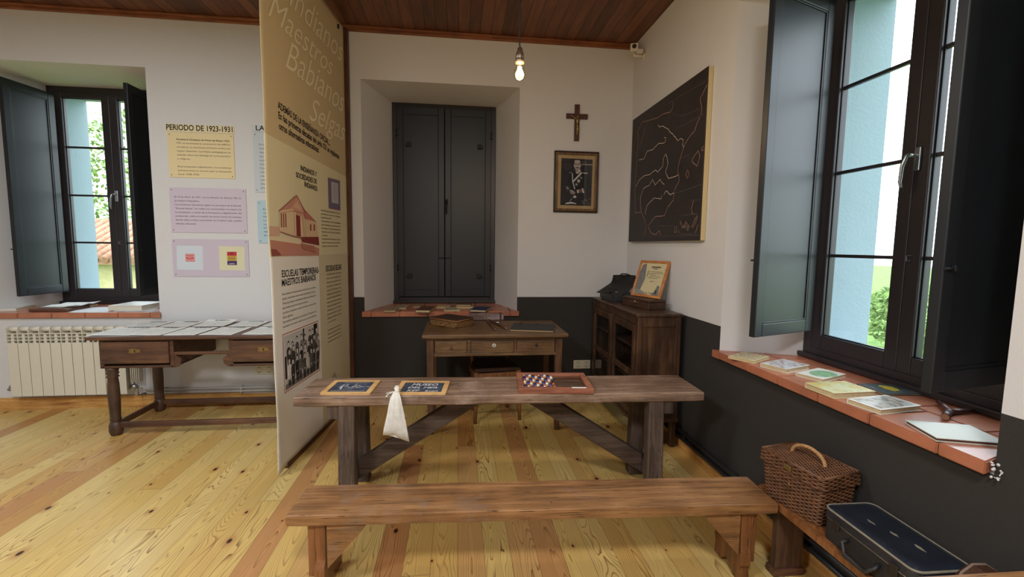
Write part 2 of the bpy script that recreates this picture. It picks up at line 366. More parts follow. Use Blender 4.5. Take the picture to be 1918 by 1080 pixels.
# lettering: real letter shapes laid flat on a surface
def text_mesh(s, bold=0.0, shear=0.0, res=2):
    c = bpy.data.curves.new('t', 'FONT'); c.body = s; c.size = 1; c.offset = bold; c.shear = shear; c.resolution_u = res; c.fill_mode = 'FRONT'
    o = bpy.data.objects.new('t', c); COL.objects.link(o)
    bpy.context.view_layer.update()
    me = bpy.data.meshes.new_from_object(o.evaluated_get(bpy.context.evaluated_depsgraph_get()))
    vs = [v.co.copy() for v in me.vertices]; fs = [tuple(p.vertices) for p in me.polygons]
    bpy.data.objects.remove(o); bpy.data.curves.remove(c); bpy.data.meshes.remove(me)
    return vs, fs
def put_text(bm, s, org, ud, vd, width=None, cap=0.1, bold=0.0, shear=0.0, align='l', mi=0):
    """cap = capital height in metres; width squeezes or stretches the line to that length"""
    vs, fs = text_mesh(s, bold, shear, 2 if cap < 0.03 else 4 if cap < 0.1 else 10)
    if not vs: return
    x0 = min(v.x for v in vs); x1 = max(v.x for v in vs); k = cap/0.70
    kx = (width/(x1-x0)) if width else k
    W_ = (x1-x0)*kx; off = 0 if align == 'l' else (-W_ if align == 'r' else -W_/2)
    nv = [bm.verts.new(org + ud*((v.x-x0)*kx+off) + vd*(v.y*k)) for v in vs]
    for f in fs:
        try: q = bm.faces.new([nv[i] for i in f]); q.material_index = mi
        except ValueError: pass
class Art:
    """flat artwork made of coloured shapes laid over one another on one surface"""
    def __init__(s, conv, nrm, step=0.00025): s.c = conv; s.n = Vector(nrm); s.bm = B(); s.k = 1; s.cols = []; s.step = step
    def col(s, c):
        if c not in s.cols: s.cols.append(c)
        return s.cols.index(c)
    def poly(s, pts, c):
        i = s.col(c); vs = [bmesh_v(s.bm, s.c(*p)+s.n*s.step*s.k) for p in pts]
        f = s.bm.faces.new(vs); f.material_index = i; s.k += 1; return s
    def same(s): s.k -= 1; return s
    def ell(s, cx, cy_, rx, ry, c, n=14, rot=0):
        ca, sa = math.cos(rot), math.sin(rot)
        return s.poly([(cx+rx*math.cos(2*math.pi*i/n)*ca-ry*math.sin(2*math.pi*i/n)*sa, cy_+rx*math.cos(2*math.pi*i/n)*sa+ry*math.sin(2*math.pi*i/n)*ca) for i in range(n)], c)
    def line(s, pts, wd, c):
        pts = [Vector(p).to_2d() for p in pts]; L, Rr = [], []
        for i, p in enumerate(pts):
            d = pts[min(i+1, len(pts)-1)]-pts[max(i-1, 0)]
            d = d.normalized() if d.length > 1e-9 else Vector((1, 0)); nn = Vector((-d.y, d.x))*wd/2
            L.append(p+nn); Rr.append(p-nn)
        i0 = s.col(c); a = [bmesh_v(s.bm, s.c(*p)+s.n*s.step*s.k) for p in L]; b = [bmesh_v(s.bm, s.c(*p)+s.n*s.step*s.k) for p in Rr]
        for i in range(len(a)-1):
            try: f = s.bm.faces.new((a[i], a[i+1], b[i+1], b[i])); f.material_index = i0
            except ValueError: pass
        s.k += 1; return s
    def done(s, name, parent, rough=0.6):
        ms = []
        for c in s.cols:
            key = 'print_%d_%d_%d' % c
            if key not in MAT: MAT[key] = M(key, c, rough)
            ms.append(key)
        return fin(s.bm, name, ms, parent, fixn=False)
def bmesh_v(bm, p): return bm.verts.new(p)

# ================================================================== ROOM SHELL
YB, XR, ZC = 4.39, 1.68, 3.43            # back wall, right wall, ceiling
XL, YF = -6.2, -3.6                       # far left wall and wall behind the camera
bm = B(); box(bm, XL-0.3, XR+1.2, YF-0.3, YB+1.1, -0.12, 0.0); struct(bm, 'floor', 'floor')
bm = B(); box(bm, XL-0.3, XR+0.5, YF-0.3, YB+0.7, ZC, ZC+0.15); struct(bm, 'ceiling', 'ceil')
def wall(name, mats, u0, u1, conv, ops, vo=1.05):
    """inner skin at v=0, splayed reveals to the window plane, outer reveals to v=vo, outer skin"""
    bm = B()
    def quad(pts, mi=0):
        f = bm.faces.new([bm.verts.new(conv(*p)) for p in pts]); f.material_index = mi
    def skin(v, key, mi):
        us = sorted({u0, u1} | {o[key][0] for o in ops} | {o[key][1] for o in ops})
        for a, b in zip(us, us[1:]):
            h = [o[key] for o in ops if a >= o[key][0]-1e-6 and b <= o[key][1]+1e-6]
            if not h: quad([(a, v, -0.6 if mi == 2 else 0), (b, v, -0.6 if mi == 2 else 0), (b, v, ZC+0.1), (a, v, ZC+0.1)], mi)
            else:
                quad([(a, v, -0.6 if mi == 2 else 0), (b, v, -0.6 if mi == 2 else 0), (b, v, h[0][2]), (a, v, h[0][2])], mi)
                quad([(a, v, h[0][3]), (b, v, h[0][3]), (b, v, ZC+0.1), (a, v, ZC+0.1)], mi)
    skin(0, 'in', 0)
    skin(vo, 'out', 2)
    for o in ops:
        A, Bq, Cq, wv = o['in'], o['win'], o['out'], o['v']
        for (P, pv, Q, qv, mi) in ((A, 0, Bq, wv, 1), (Bq, wv, Cq, vo, 2)):
            quad([(P[0], pv, P[2]), (Q[0], qv, Q[2]), (Q[0], qv, Q[3]), (P[0], pv, P[3])], mi)
            quad([(P[1], pv, P[2]), (Q[1], qv, Q[2]), (Q[1], qv, Q[3]), (P[1], pv, P[3])], mi)
            quad([(P[0], pv, P[3]), (Q[0], qv, Q[3]), (Q[1], qv, Q[3]), (P[1], pv, P[3])], mi)
            quad([(P[0], pv, P[2]), (Q[0], qv, Q[2]), (Q[1], qv, Q[2]), (P[1], pv, P[2])], mi)
    return struct(bm, name, mats)
SB, SR = 0.865, 0.845
cback = lambda u, v, z: Vector((u, YB+v, z))
cright = lambda u, v, z: Vector((XR+v, -u, z))
wall('wall_back', ['wall_back', 'wall', 'ext'], XL-0.3, XR+0.001, cback, [
    dict(zip(('in', 'win', 'out', 'v'), ((-4.12, -2.67, 0.82, 2.985), (-3.93, -2.85, 0.84, 2.975), (-3.90, -2.80, 0.84, 2.96), 0.61))),
    dict(zip(('in', 'win', 'out', 'v'), ((-0.88, 0.575, 0.82, 2.985), (-0.69, 0.40, 0.84, 2.975), (-0.67, 0.38, 0.84, 2.96), 0.61)))])
wall('wall_right', ['wall_right', 'wall', 'ext'], -YB, -YF, cright, [
    dict(zip(('in', 'win', 'out', 'v'), ((-2.705, -1.18, 0.80, 2.985), (-2.53, -1.34, 0.82, 2.975), (-2.50, -1.30, 0.82, 2.96), 0.44))),
    dict(zip(('in', 'win', 'out', 'v'), ((0.9, 2.4, 0.80, 2.985), (1.08, 2.24, 0.82, 2.975), (1.08, 2.24, 0.82, 2.96), 0.44)))], vo=0.85)
wall('wall_left', ['wall', 'wall', 'ext'], YF-0.3, YB+0.3, lambda u, v, z: Vector((XL-v, u, z)), [
    dict(zip(('in', 'win', 'out', 'v'), ((0.3, 1.8, 0.82, 2.985), (0.48, 1.62, 0.84, 2.975), (0.48, 1.62, 0.84, 2.96), 0.5)))], vo=0.8)
bm = B(); box(bm, XL-0.3, XR+0.4, YF-0.2, YF, 0, ZC); struct(bm, 'wall_front', 'wall')
# trims
bm = B(); box(bm, XL, XR, YB-0.028, YB, 3.385, ZC, 0.006); box(bm, XL, XR, YB-0.04, YB, 3.41, ZC, 0.006); struct(bm, 'trim_1', 'ceiltrim')
bm = B(); box(bm, XL, -2.0, YB-0.018, YB, 0, 0.11, 0.003); box(bm, -2.0, XR-0.02, YB-0.018, YB, 0, 0.10, 0.003); struct(bm, 'baseboard_back', 'pine')
bm = B(); box(bm, XR-0.018, XR, YF, YB-0.02, 0, 0.062, 0.003); struct(bm, 'baseboard_right', 'piney')

# ================================================================== WINDOWS
def W2(base, rz): return Matrix.Translation(Vector(base)) @ Matrix.Rotation(rz, 4, 'Z')
def shutter(parent, hx, hy, side, ang, wd, z0, z1, hinges=True, inner_side=-1):
    """side=+1 leaf runs to +x from its hinge; ang turns it about the hinge (deg)"""
    bm = B(); t = 0.034; s = 0.062
    x = lambda a: a*side
    box(bm, x(0), x(s), 0, t, z0, z1, 0.004); box(bm, x(wd-s), x(wd), 0, t, z0, z1, 0.004)
    box(bm, x(s), x(wd-s), 0, t, z0, z0+s*1.15, 0.004); box(bm, x(s), x(wd-s), 0, t, z1-s*1.15, z1, 0.004)
    o = fin(bm, 'shutter', 'slate_metal', parent, world=False)
    o.location = (hx, hy, 0); o.rotation_euler = (0, 0, R(ang))
    bm = B(); box(bm, x(s-0.004), x(wd-s+0.004), 0.009, t-0.009, z0+s*1.15-0.004, z1-s*1.15+0.004)
    # raised bead round the field
    for yy in (0.004, t-0.009):
        for (a, b, c, d) in ((s, s+0.010, z0+s*1.15, z1-s*1.15), (wd-s-0.010, wd-s, z0+s*1.15, z1-s*1.15), (s+0.01, wd-s-0.01, z0+s*1.15, z0+s*1.15+0.01), (s+0.01, wd-s-0.01, z1-s*1.15-0.01, z1-s*1.15)):
            box(bm, x(a), x(b), yy, yy+0.006, c, d, 0.002)
    p = fin(bm, 'panel', 'slate_metal', o, world=False)
    if hinges:
        for hz in (z0+0.28, z1-0.30):
            bm = B(); tube(bm, [(0, -0.004, hz), (0, -0.004, hz+0.07)], 0.008, 10); box(bm, 0, x(0.03), -0.006, 0.0, hz+0.005, hz+0.065, 0.001); fin(bm, 'hinge', 'slate_metal', o, world=False)
    bm = B(); zz = z0+0.42; tube(bm, [(x(wd-0.055), -0.008, zz), (x(wd+0.006), -0.008, zz)], 0.005, 8); box(bm, x(wd-0.05), x(wd-0.035), -0.014, 0, zz-0.01, zz+0.01, 0.002)
    fin(bm, 'bolt', 'slate_metal', o, world=False)
    return o
def window(name, base, rz, hw, z0, zt, sill_poly, sill_t, shutters, closed=False, tile=0.265, lipz=None, hand=True):
    t = thing(name, None, None, base, rz, kind='structure')
    L = Matrix.Identity(4)
    def f(bm, nm, mat, par=t): return fin(bm, nm, mat, par, world=False)
    fr = 0.055
    bm = B(); y0, y1 = 0.0, 0.075
    box(bm, -hw, -hw+fr, y0, y1, z0, zt, 0.004); box(bm, hw-fr, hw, y0, y1, z0, zt, 0.004)
    box(bm, -hw+fr, hw-fr, y0, y1, zt-0.05, zt, 0.004); box(bm, -hw+fr, hw-fr, y0, y1, z0, z0+0.065, 0.004)
    box(bm, -hw-0.012, hw+0.012, -0.03, y0, z0-0.002, z0+0.028, 0.006); box(bm, -hw, hw, y0+0.002, y1, z0-0.04, z0+0.01)
    f(bm, 'frame', 'frame_dark')
    # two glazed sashes
    st = 0.07; zb, zu = z0+0.062, zt-0.047; gb, gu = zb+0.085, zu-0.055
    for s in (-1, 1):
        bm = B(); a, b = (-hw+fr-0.004, 0.0) if s < 0 else (0.0, hw-fr+0.004)
        box(bm, a, a+st, 0.004, 0.066, zb, zu, 0.005); box(bm, b-st, b, 0.004, 0.066, zb, zu, 0.005)
        box(bm, a+st, b-st, 0.004, 0.066, zb, gb, 0.005); box(bm, a+st, b-st, 0.004, 0.066, gu, zu, 0.005)
        sash = f(bm, 'sash', 'frame_dark')
        bm = B()
        for zz in (gb+(gu-gb)*k/4 for k in (1, 2, 3)): box(bm, a+st, b-st, 0.027, 0.047, zz-0.009, zz+0.009, 0.002)
        f(bm, 'glazing_bar', 'frame_dark', sash)
        bm = B(); box(bm, a+st-0.003, b-st+0.003, 0.034, 0.040, gb-0.003, gu+0.003); f(bm, 'pane', 'glass', sash)
        bm = B(); gx0, gx1 = a+st, b-st     # pale gasket round the pane
        for (p, q, c, d) in ((gx0, gx0+0.006, gb, gu), (gx1-0.006, gx1, gb, gu), (gx0, gx1, gb, gb+0.006), (gx0, gx1, gu-0.006, gu)): box(bm, p, q, 0.022, 0.034, c, d, 0.001)
        f(bm, 'gasket', 'slate_metal', sash)
    if hand and not closed:
        bm = B(); hz = z0+1.07; box(bm, 0.004, 0.034, -0.008, 0.004, hz-0.05, hz+0.06, 0.004)
        tube(bm, [(0.019, -0.008, hz+0.02), (0.019, -0.05, hz+0.02), (0.012, -0.058, hz+0.015), (0.0, -0.06, hz-0.03), (-0.004, -0.06, hz-0.10), (0.0, -0.055, hz-0.125)], [0.010, 0.010, 0.010, 0.009, 0.008, 0.007], 10)
        f(bm, 'handle', 'chrome')
        bm = B()
        for (a, b, c, d) in ((-0.0, 0.022, 0, 0.005), (0.0, 0.022, 0.025, 0.03), (0, 0.005, 0, 0.03)): box(bm, a+0.01, b+0.01, -0.008, 0.004, z0+0.60+c, z0+0.60+d, 0.001)
        f(bm, 'shutter_catch', 'chrome')
    for a in shutters: shutter(t, *a)
    # terracotta sill: two courses of tiles over a mortar bed
    (nl, nr, vn, bl, br, vb) = sill_poly   # nose left/right u, nose v; back left/right u, back v
    zs = 0.0; th = sill_t
    def ux(v, side): k = (v-vn)/(vb-vn); return (nl+(bl-nl)*k) if side < 0 else (nr+(br-nr)*k)
    bm = B(); z1 = lipz
    sh = 0.12
    bedpts = [(ux(vn+0.01, -1)+0.004, vn+0.01), (ux(vn+0.01, 1)-0.004, vn+0.01), (br, vb), (bl, vb)]
    prism(bm, [(p[0], p[1], z1-0.036) for p in bedpts], (0, 0, 0.032))
    sl = f(bm, 'sill', 'grout')
    bm = B(); g = 0.004; rows = [(vn, vn+0.27)]; v = vn+0.27
    while v < vb-0.02: rows.append((v, min(v+0.27, vb))); v += 0.27
    for ri, (va, vz) in enumerate(rows):
        u = nl + (0.08 if ri == 0 else 0.02) - tile
        while u < nr:
            ua, ub = u+g/2, u+tile-g/2; u += tile
            q = []
            for (uu, vv) in ((ua, va+(0 if ri == 0 else g/2)), (ub, va+(0 if ri == 0 else g/2)), (ub, vz-g/2), (ua, vz-g/2)):
                q.append((min(max(uu, ux(vv, -1)), ux(vv, 1)), vv))
            if q[1][0]-q[0][0] < 0.012 and q[2][0]-q[3][0] < 0.012: continue
            bot = z1-(th if ri == 0 else 0.02)
            if min(q[1][0]-q[0][0], q[2][0]-q[3][0]) < 0.004:
                tri = []
                for p in q:
                    if not tri or (Vector(p)-Vector(tri[-1])).length > 0.006: tri.append(p)
                if (Vector(tri[0])-Vector(tri[-1])).length < 0.006: tri.pop()
                if len(tri) > 2: prism(bm, [(p[0], p[1], bot) for p in tri], (0, 0, z1-bot))
                continue
            b0 = B(); prism(b0, [(p[0], p[1], bot) for p in q], (0, 0, z1-bot))
            bmesh.ops.bevel(b0, geom=b0.edges[:], offset=0.004, segments=2, affect='EDGES')
            tmp = bpy.data.meshes.new('x'); b0.to_mesh(tmp); b0.free(); bm.from_mesh(tmp); bpy.data.meshes.remove(tmp)
    f(bm, 'sill_tiles', 'terracotta', sl)
    return t
SHZ0, SHZ1 = 0.995, 2.885
# 1: left hall window, both shutters folded back into the room
window('window_1', (-3.39, YB+0.61, 0), 0, 0.54, 0.868, 2.975, (-0.75, 0.735, -0.635, -0.54, 0.54, 0.0), 0.045,
       [(-0.47, -0.045, 1, -96.3, 0.452, SHZ0, SHZ1), (0.49, -0.045, -1, 90.9, 0.452, SHZ0, SHZ1)], lipz=SB)
# 2: recess behind the teacher's desk, shutters shut
window('window_2', (-0.145, YB+0.61, 0), 0, 0.543, 0.868, 2.975, (-0.755, 0.74, -0.635, -0.543, 0.543, 0.0), 0.05,
       [(-0.495, -0.036, 1, 0, 0.492, 0.94, 2.925), (0.495, -0.036, -1, 0, 0.492, 0.94, 2.925)], closed=True, lipz=SB)
# 3: tall window on the right wall
window('window_3', (XR+0.44, 1.935, 0), R(-90), 0.595, 0.850, 2.975, (-0.795, 0.755, -0.475, -0.595, 0.595, 0.0), 0.045,
       [(-0.535, -0.04, 1, -70.2, 0.52, 1.018, SHZ1), (0.535, -0.04, -1, 101.0, 0.52, 1.025, SHZ1)], lipz=SR)
# espagnolette handle on the shut shutters
w2 = [o for o in COL.objects if o.name == 'window_2'][0]
bm = B(); box(bm, 0.008, 0.034, -0.055, -0.036, 1.93, 1.99, 0.004); tube(bm, [(0.02, -0.05, 1.965), (0.02, -0.085, 1.96), (0.02, -0.09, 1.92), (0.02, -0.085, 1.83)], [0.009, 0.009, 0.009, 0.007], 8)
fin(bm, 'shutter_handle', 'black', w2, world=False)
for sx_ in (-1, 1):
    for zz in (1.14, 2.52):
        bm = B(); box(bm, sx_*0.37-0.022, sx_*0.37+0.022, -0.048, -0.034, zz, zz+0.05, 0.004); box(bm, sx_*0.37-0.01, sx_*0.37+0.035*sx_, -0.056, -0.045, zz+0.005, zz+0.03, 0.003)
        fin(bm, 'shutter_clamp', 'black', w2, world=False)
w3 = [o for o in COL.objects if o.name == 'window_3'][0]; ROOTM['window_3'] = ROOTM['window_3']
bm = B(); rr = random.Random(4)
for k in range(26): ball(bm, (rr.uniform(XR-0.02, XR+0.01), 1.166+rr.uniform(-.012, .012), SR-0.045+rr.uniform(-.012, .045)), rr.uniform(.002, .0055), rr.uniform(.7, 1.8), rr.uniform(.7, 1.4), rr.uniform(.7, 1.4), sub=1)
fin(bm, 'broken_plaster', 'wall', w3)
# windows of the other walls, behind the camera and beyond the left edge
for nm, base, rz, z0 in (('window_4', (XR+0.44, -1.66, 0), R(-90), 0.850), ('window_5', (XL-0.5, 1.05, 0), R(90), 0.85)):
    window(nm, base, rz, 0.57, z0, 2.975, (-0.72, 0.72, -0.46, -0.57, 0.57, 0.0), 0.045, [], lipz=SR, hand=False)

# ================================================================== OUTSIDE
def outmat(name, a, b_, sc=3.0, rough=0.95):
    m, n, l, b = newmat(name); tc = n.new('ShaderNodeTexCoord'); t = n.new('ShaderNodeTexNoise'); t.inputs['Scale'].default_value = sc; t.inputs['Detail'].default_value = 9; t.inputs['Roughness'].default_value = 0.7
    l.new(tc.outputs['Object'], t.inputs['Vector']); l.new(ramp(n, l, t.outputs[0], [(0.38, a), (0.6, b_)]), b.inputs['Base Color']); b.inputs['Roughness'].default_value = rough; return m
MAT['grass'] = outmat('meadow_grass', (70, 104, 34), (112, 146, 58), 4)
MAT['hill'] = outmat('stony_hillside', (104, 122, 84), (190, 186, 172), 1.3)
MAT['leaf'] = outmat('tree_leaves', (66, 96, 44), (126, 150, 80), 8)
MAT['bark'] = outmat('tree_bark', (70, 60, 50), (110, 96, 80), 20)
MAT['rooftile'] = outmat('clay_roof_tiles', (150, 104, 80), (176, 136, 108), 12)
MAT['yellowwall'] = outmat('cream_render', (176, 166, 120), (196, 184, 140), 4)
bm = B(); box(bm, -60, 60, -30, 70, -0.75, -0.65); tag(fin(bm, 'ground', 'grass'), None, None, kind='structure')
bm = B()
N_ = 40
gv = [[None]*(N_+1) for _ in range(N_+1)]
for i in range(N_+1):
    for j in range(N_+1):
        x = -48+i*54/N_; s = j/N_; y = 22+s*30; z = -0.8+s*17+1.1*mnoise.noise(Vector((x*0.25, y*0.25, 0)))+0.5*mnoise.noise(Vector((x*0.9, y*0.9, 3)))
        gv[i][j] = bm.verts.new((x, y, z))
for i in range(N_):
    for j in range(N_): bm.faces.new((gv[i][j], gv[i+1][j], gv[i+1][j+1], gv[i][j+1]))
tag(fin(bm, 'hillside', 'hill'), None, None, kind='structure')
hb = thing('neighbour_house', 'cream house with wavy clay tile roof outside the left window', 'house', (-8.6, 12.6, -0.66))
bm = B(); box(bm, -13.6, -4.4, 11.2, 14.6, -0.66, 1.15); fin(bm, 'wall', 'yellowwall', hb)
bm = B()
for k in range(46):
    x = -14.0+k*0.21
    tube(bm, [(x, 10.9, 1.08), (x, 12.9, 2.0)], 0.085, 8)
box(bm, -14.1, -4.2, 10.95, 12.9, 0.98, 1.08, mx=None); prism(bm, [(-14.1, 10.95, 1.05), (-14.1, 12.9, 1.95), (-14.1, 14.9, 1.05)], (9.9, 0, 0)); fin(bm, 'roof', 'rooftile', hb)
def tree(x, y, z, h, r, label, seed):
    t = thing('tree' if h > 1.6 else 'bush', label, 'tree' if h > 1.6 else 'bush', (x, y, z))
    rnd = random.Random(seed)
    if h > 1.6:
        bm = B(); tube(bm, [(x, y, z), (x+0.1, y, z+h*0.35), (x-0.05, y, z+h*0.7)], [0.14, 0.11, 0.05], 8); fin(bm, 'trunk', 'bark', t)
    bm = B()
    for k in range(1400):
        a, e, q = rnd.uniform(0, 6.283), rnd.uniform(-1, 1), rnd.uniform(0.4, 1)**0.5
        p = Vector((x+r*q*math.cos(a)*math.sqrt(1-e*e), y+r*q*math.sin(a)*math.sqrt(1-e*e), z+h*(0.62 if h > 1.6 else 0.5)+e*q*h*(0.38 if h > 1.6 else 0.5)))
        d = Vector((rnd.uniform(-1, 1), rnd.uniform(-1, 1), rnd.uniform(-1, 1))).normalized()*rnd.uniform(.06, .13); d2 = d.orthogonal().normalized()*d.length*0.5
        bm.faces.new([bm.verts.new(p+d), bm.verts.new(p+d2), bm.verts.new(p-d), bm.verts.new(p-d2)])
    fin(bm, 'foliage', 'leaf', t, fixn=False)
tree(-12.6, 19.5, -0.7, 7.2, 1.8, 'leafy green tree in front of the hillside, outside the left window', 3)
tree(9.5, 8.1, -0.65, 1.5, 1.1, 'low green bush outside the right window, seen between sash and near shutter', 5)
tree(7.4, 10.9, -0.65, 1.2, 1.0, 'low green bush outside the right window, seen at the foot of the left sash', 6)

# ================================================================== FURNITURE
MAT['table'] = wood('weathered_table_wood', (78, 60, 48), (124, 98, 80), (166, 138, 116), 0, 0.5, 9, 0.06, 0.5, worn=(184, 164, 152), knots=4.0)
MAT['tabled'] = wood('dark_brace_wood', (44, 33, 28), (72, 56, 46), (98, 80, 68), 0, 0.6, 9, 0.06, 0.5)
MAT['tablev'] = wood('weathered_table_wood_upright', (46, 36, 30), (76, 60, 50), (106, 88, 76), 2, 0.65, 9, 0.06, 0.5)
MAT['bench'] = wood('brown_bench_wood', (84, 56, 34), (136, 96, 60), (172, 128, 84), 0, 0.4, 8, 0.05, 0.4, coat=0.25, worn=(134, 116, 104), knots=6.0)
MAT['benchv'] = wood('brown_bench_wood_upright', (78, 44, 22), (122, 76, 42), (150, 100, 58), 2, 0.45, 8, 0.06, 0.4, coat=0.2)
MAT['desk'] = wood('light_brown_desk_wood', (66, 45, 27), (104, 75, 46), (134, 102, 66), 0, 0.5, 9, 0.07, 0.4, coat=0.1, worn=(96, 72, 50))
MAT['deskv'] = wood('brown_desk_wood_upright', (62, 40, 24), (92, 62, 38), (120, 86, 56), 2, 0.55, 9, 0.07, 0.4)
MAT['oak'] = wood('dark_oak', (52, 32, 22), (84, 54, 38), (112, 76, 52), 0, 0.5, 9, 0.07, 0.35, coat=0.15)
MAT['oakv'] = wood('dark_oak_upright', (46, 30, 22), (76, 52, 38), (102, 72, 52), 2, 0.5, 9, 0.07, 0.35, coat=0.15)
MAT['cab'] = wood('dark_cabinet_wood', (40, 26, 17), (68, 45, 30), (104, 72, 48), 2, 0.45, 8, 0.08, 0.35, coat=0.2)
MAT['cabdk'] = M('cabinet_inside', (34, 22, 15), 0.8)
MAT['brass'] = M('old_brass', (150, 128, 84), 0.42, 0.9)
MAT['iron'] = M('old_iron', (70, 64, 60), 0.5, 0.8)

def plank(bm, x0, x1, y0, y1, z0, z1, wob=0.004, nx=28, bev=0.006, seed=1, mi=0):
    """a sawn board with slightly uneven edges"""
    rings = []
    for i in range(nx+1):
        x = x0+(x1-x0)*i/nx; a = mnoise.noise(Vector((x*3, seed, 0)))*wob; b = mnoise.noise(Vector((x*3, seed+9, 0)))*wob; c = mnoise.noise(Vector((x*5, seed+20, 0)))*wob*0.6
        if i in (0, nx): e = bev
        else: e = 0
        Y0, Y1, Z0, Z1 = y0+a, y1+b, z0+c+e*0.4, z1-e*0.5
        rings.append([Vector((x, Y0+bev, Z1)), Vector((x, Y0+bev*0.3, Z1-bev*0.35)), Vector((x, Y0, Z1-bev)), Vector((x, Y0, Z0+bev)), Vector((x, Y0+bev, Z0)), Vector((x, Y1-bev, Z0)), Vector((x, Y1, Z0+bev)), Vector((x, Y1, Z1-bev)), Vector((x, Y1-bev, Z1))])
    loft(bm, rings, True, False, False, mi)

# ---- long school table
rt = R(-2.34)
t = thing('school_table', 'long weathered plank school table with slates and an abacus on top', 'table', (0.276, 2.669, 0), rt)
def part(bm, name, mat, par): return fin(bm, name, mat, par, world=False)
bm = B(); plank(bm, -1.168, 1.168, -0.181, 0.181, 0.603, 0.66, 0.007, 40, 0.007, 3); part(bm, 'tabletop', 'table', t)
for sx_ in (-1, 1):
    for sy_ in (-1, 1):
        bm = B(); x = 0.888*sx_
        y1 = sy_*0.135; y0 = sy_*0.165
        prism(bm, [(x-0.045, y0-0.04, 0), (x+0.045, y0-0.04, 0), (x+0.045, y0+0.04, 0), (x-0.045, y0+0.04, 0)], (0, y1-y0, 0.603))
        bmesh.ops.bevel(bm, geom=bm.edges[:], offset=0.005, segments=1, affect='EDGES')
        part(bm, 'leg', 'tablev', t)
    bm = B(); box(bm, sx_*0.888-0.022, sx_*0.888+0.022, -0.13, 0.13, 0.10, 0.19, 0.004); part(bm, 'stretcher', 'tablev', t)
    bm = B(); x = sx_*0.888+sx_*0.046; box(bm, x, x+sx_*0.062, -0.165, 0.165, 0.525, 0.603, 0.004); part(bm, 'batten', 'tablev', t)
    bm = B(); u = sx_
    prism(bm, [(u*0.868, -0.03, 0.10), (u*0.868, -0.03, 0.215), (u*0.26, -0.03, 0.603), (u*0.07, -0.03, 0.603)], (0, 0.06, 0))
    bmesh.ops.bevel(bm, geom=bm.edges[:], offset=0.004, segments=1, affect='EDGES')
    part(bm, 'brace', 'tabled', t)

# ---- bench in front
rb = R(-3.1)
t = thing('school_bench', 'long brown wooden bench in the foreground before the school table', 'bench', (0.357, 1.932, 0), rb)
bm = B(); plank(bm, -1.058, 1.058, -0.121, 0.121, 0.331, 0.38, 0.003, 40, 0.004, 7); part(bm, 'seat', 'bench', t)
for sx_ in (-1, 1):
    bm = B(); x = sx_*0.93
    prof = [(-0.10, 0.331), (0.10, 0.331), (0.10, 0.17), (0.115, 0.13), (0.118, 0.09), (0.10, 0.065), (0.115, 0.0), (0.05, 0.0), (0.035, 0.03), (0.0, 0.05), (-0.035, 0.03), (-0.05, 0.0), (-0.115, 0.0), (-0.10, 0.065), (-0.118, 0.09), (-0.115, 0.13), (-0.10, 0.17)]
    prism(bm, [(x-0.022, p[0], p[1]) for p in prof], (0.044, 0, 0)); bmesh.ops.bevel(bm, geom=bm.edges[:], offset=0.003, segments=1, affect='EDGES')
    part(bm, 'end_board', 'benchv', t)
    for y in (-0.105, 0.085):
        bm = B(); prism(bm, [(x-0.03*sx_, y, 0.331), (x-0.20*sx_, y, 0.331), (x-0.175*sx_, y, 0.295), (x-0.03*sx_, y, 0.13)], (0, 0.02, 0)); part(bm, 'gusset', 'bench', t)
    bm = B(); box(bm, x+0.022*sx_, x+0.052*sx_, -0.095, 0.095, 0.09, 0.331, 0.003); part(bm, 'batten', 'benchv', t)

# ---- low bench along the right wall, carrying the basket and the case
t = thing('wall_bench', 'low brown plank bench along the right wall under basket and suitcase', 'bench', (1.545, 1.47, 0))
bm = B(); prism(bm, [(1.425, 0.98, 0.33), (1.66, 0.98, 0.33), (1.66, 1.95, 0.33), (1.46, 1.95, 0.33), (1.435, 1.935, 0.33), (1.425, 1.90, 0.33)], (0, 0, 0.035)); bmesh.ops.bevel(bm, geom=bm.edges[:], offset=0.005, segments=2, affect='EDGES'); fin(bm, 'seat', 'benchv', t)
for y in (1.80, 1.08):
    bm = B(); box(bm, 1.45, 1.585, y, y+0.035, 0.0, 0.33, 0.004); fin(bm, 'end_board', 'oakv', t)
    bm = B(); box(bm, 1.44, 1.59, y-0.01, y+0.05, 0.0, 0.035, 0.004); fin(bm, 'foot', 'oak', t)

# ---- second table, just entering the picture at bottom right
t = thing('classroom_table', 'light wooden table top just showing at the bottom right corner', 'table', (1.37, 0.76, 0), R(-2))
bm = B(); plank(bm, -0.235, 0.27, -0.21, 0.205, 0.62, 0.66, 0.002, 12, 0.004, 15); part(bm, 'tabletop', 'bench', t)
for x in (-0.17, 0.2):
    for y in (-0.16, 0.14):
        bm = B(); box(bm, x-0.02, x+0.02, y-0.02, y+0.02, 0, 0.62, 0.003); part(bm, 'leg', 'benchv', t)

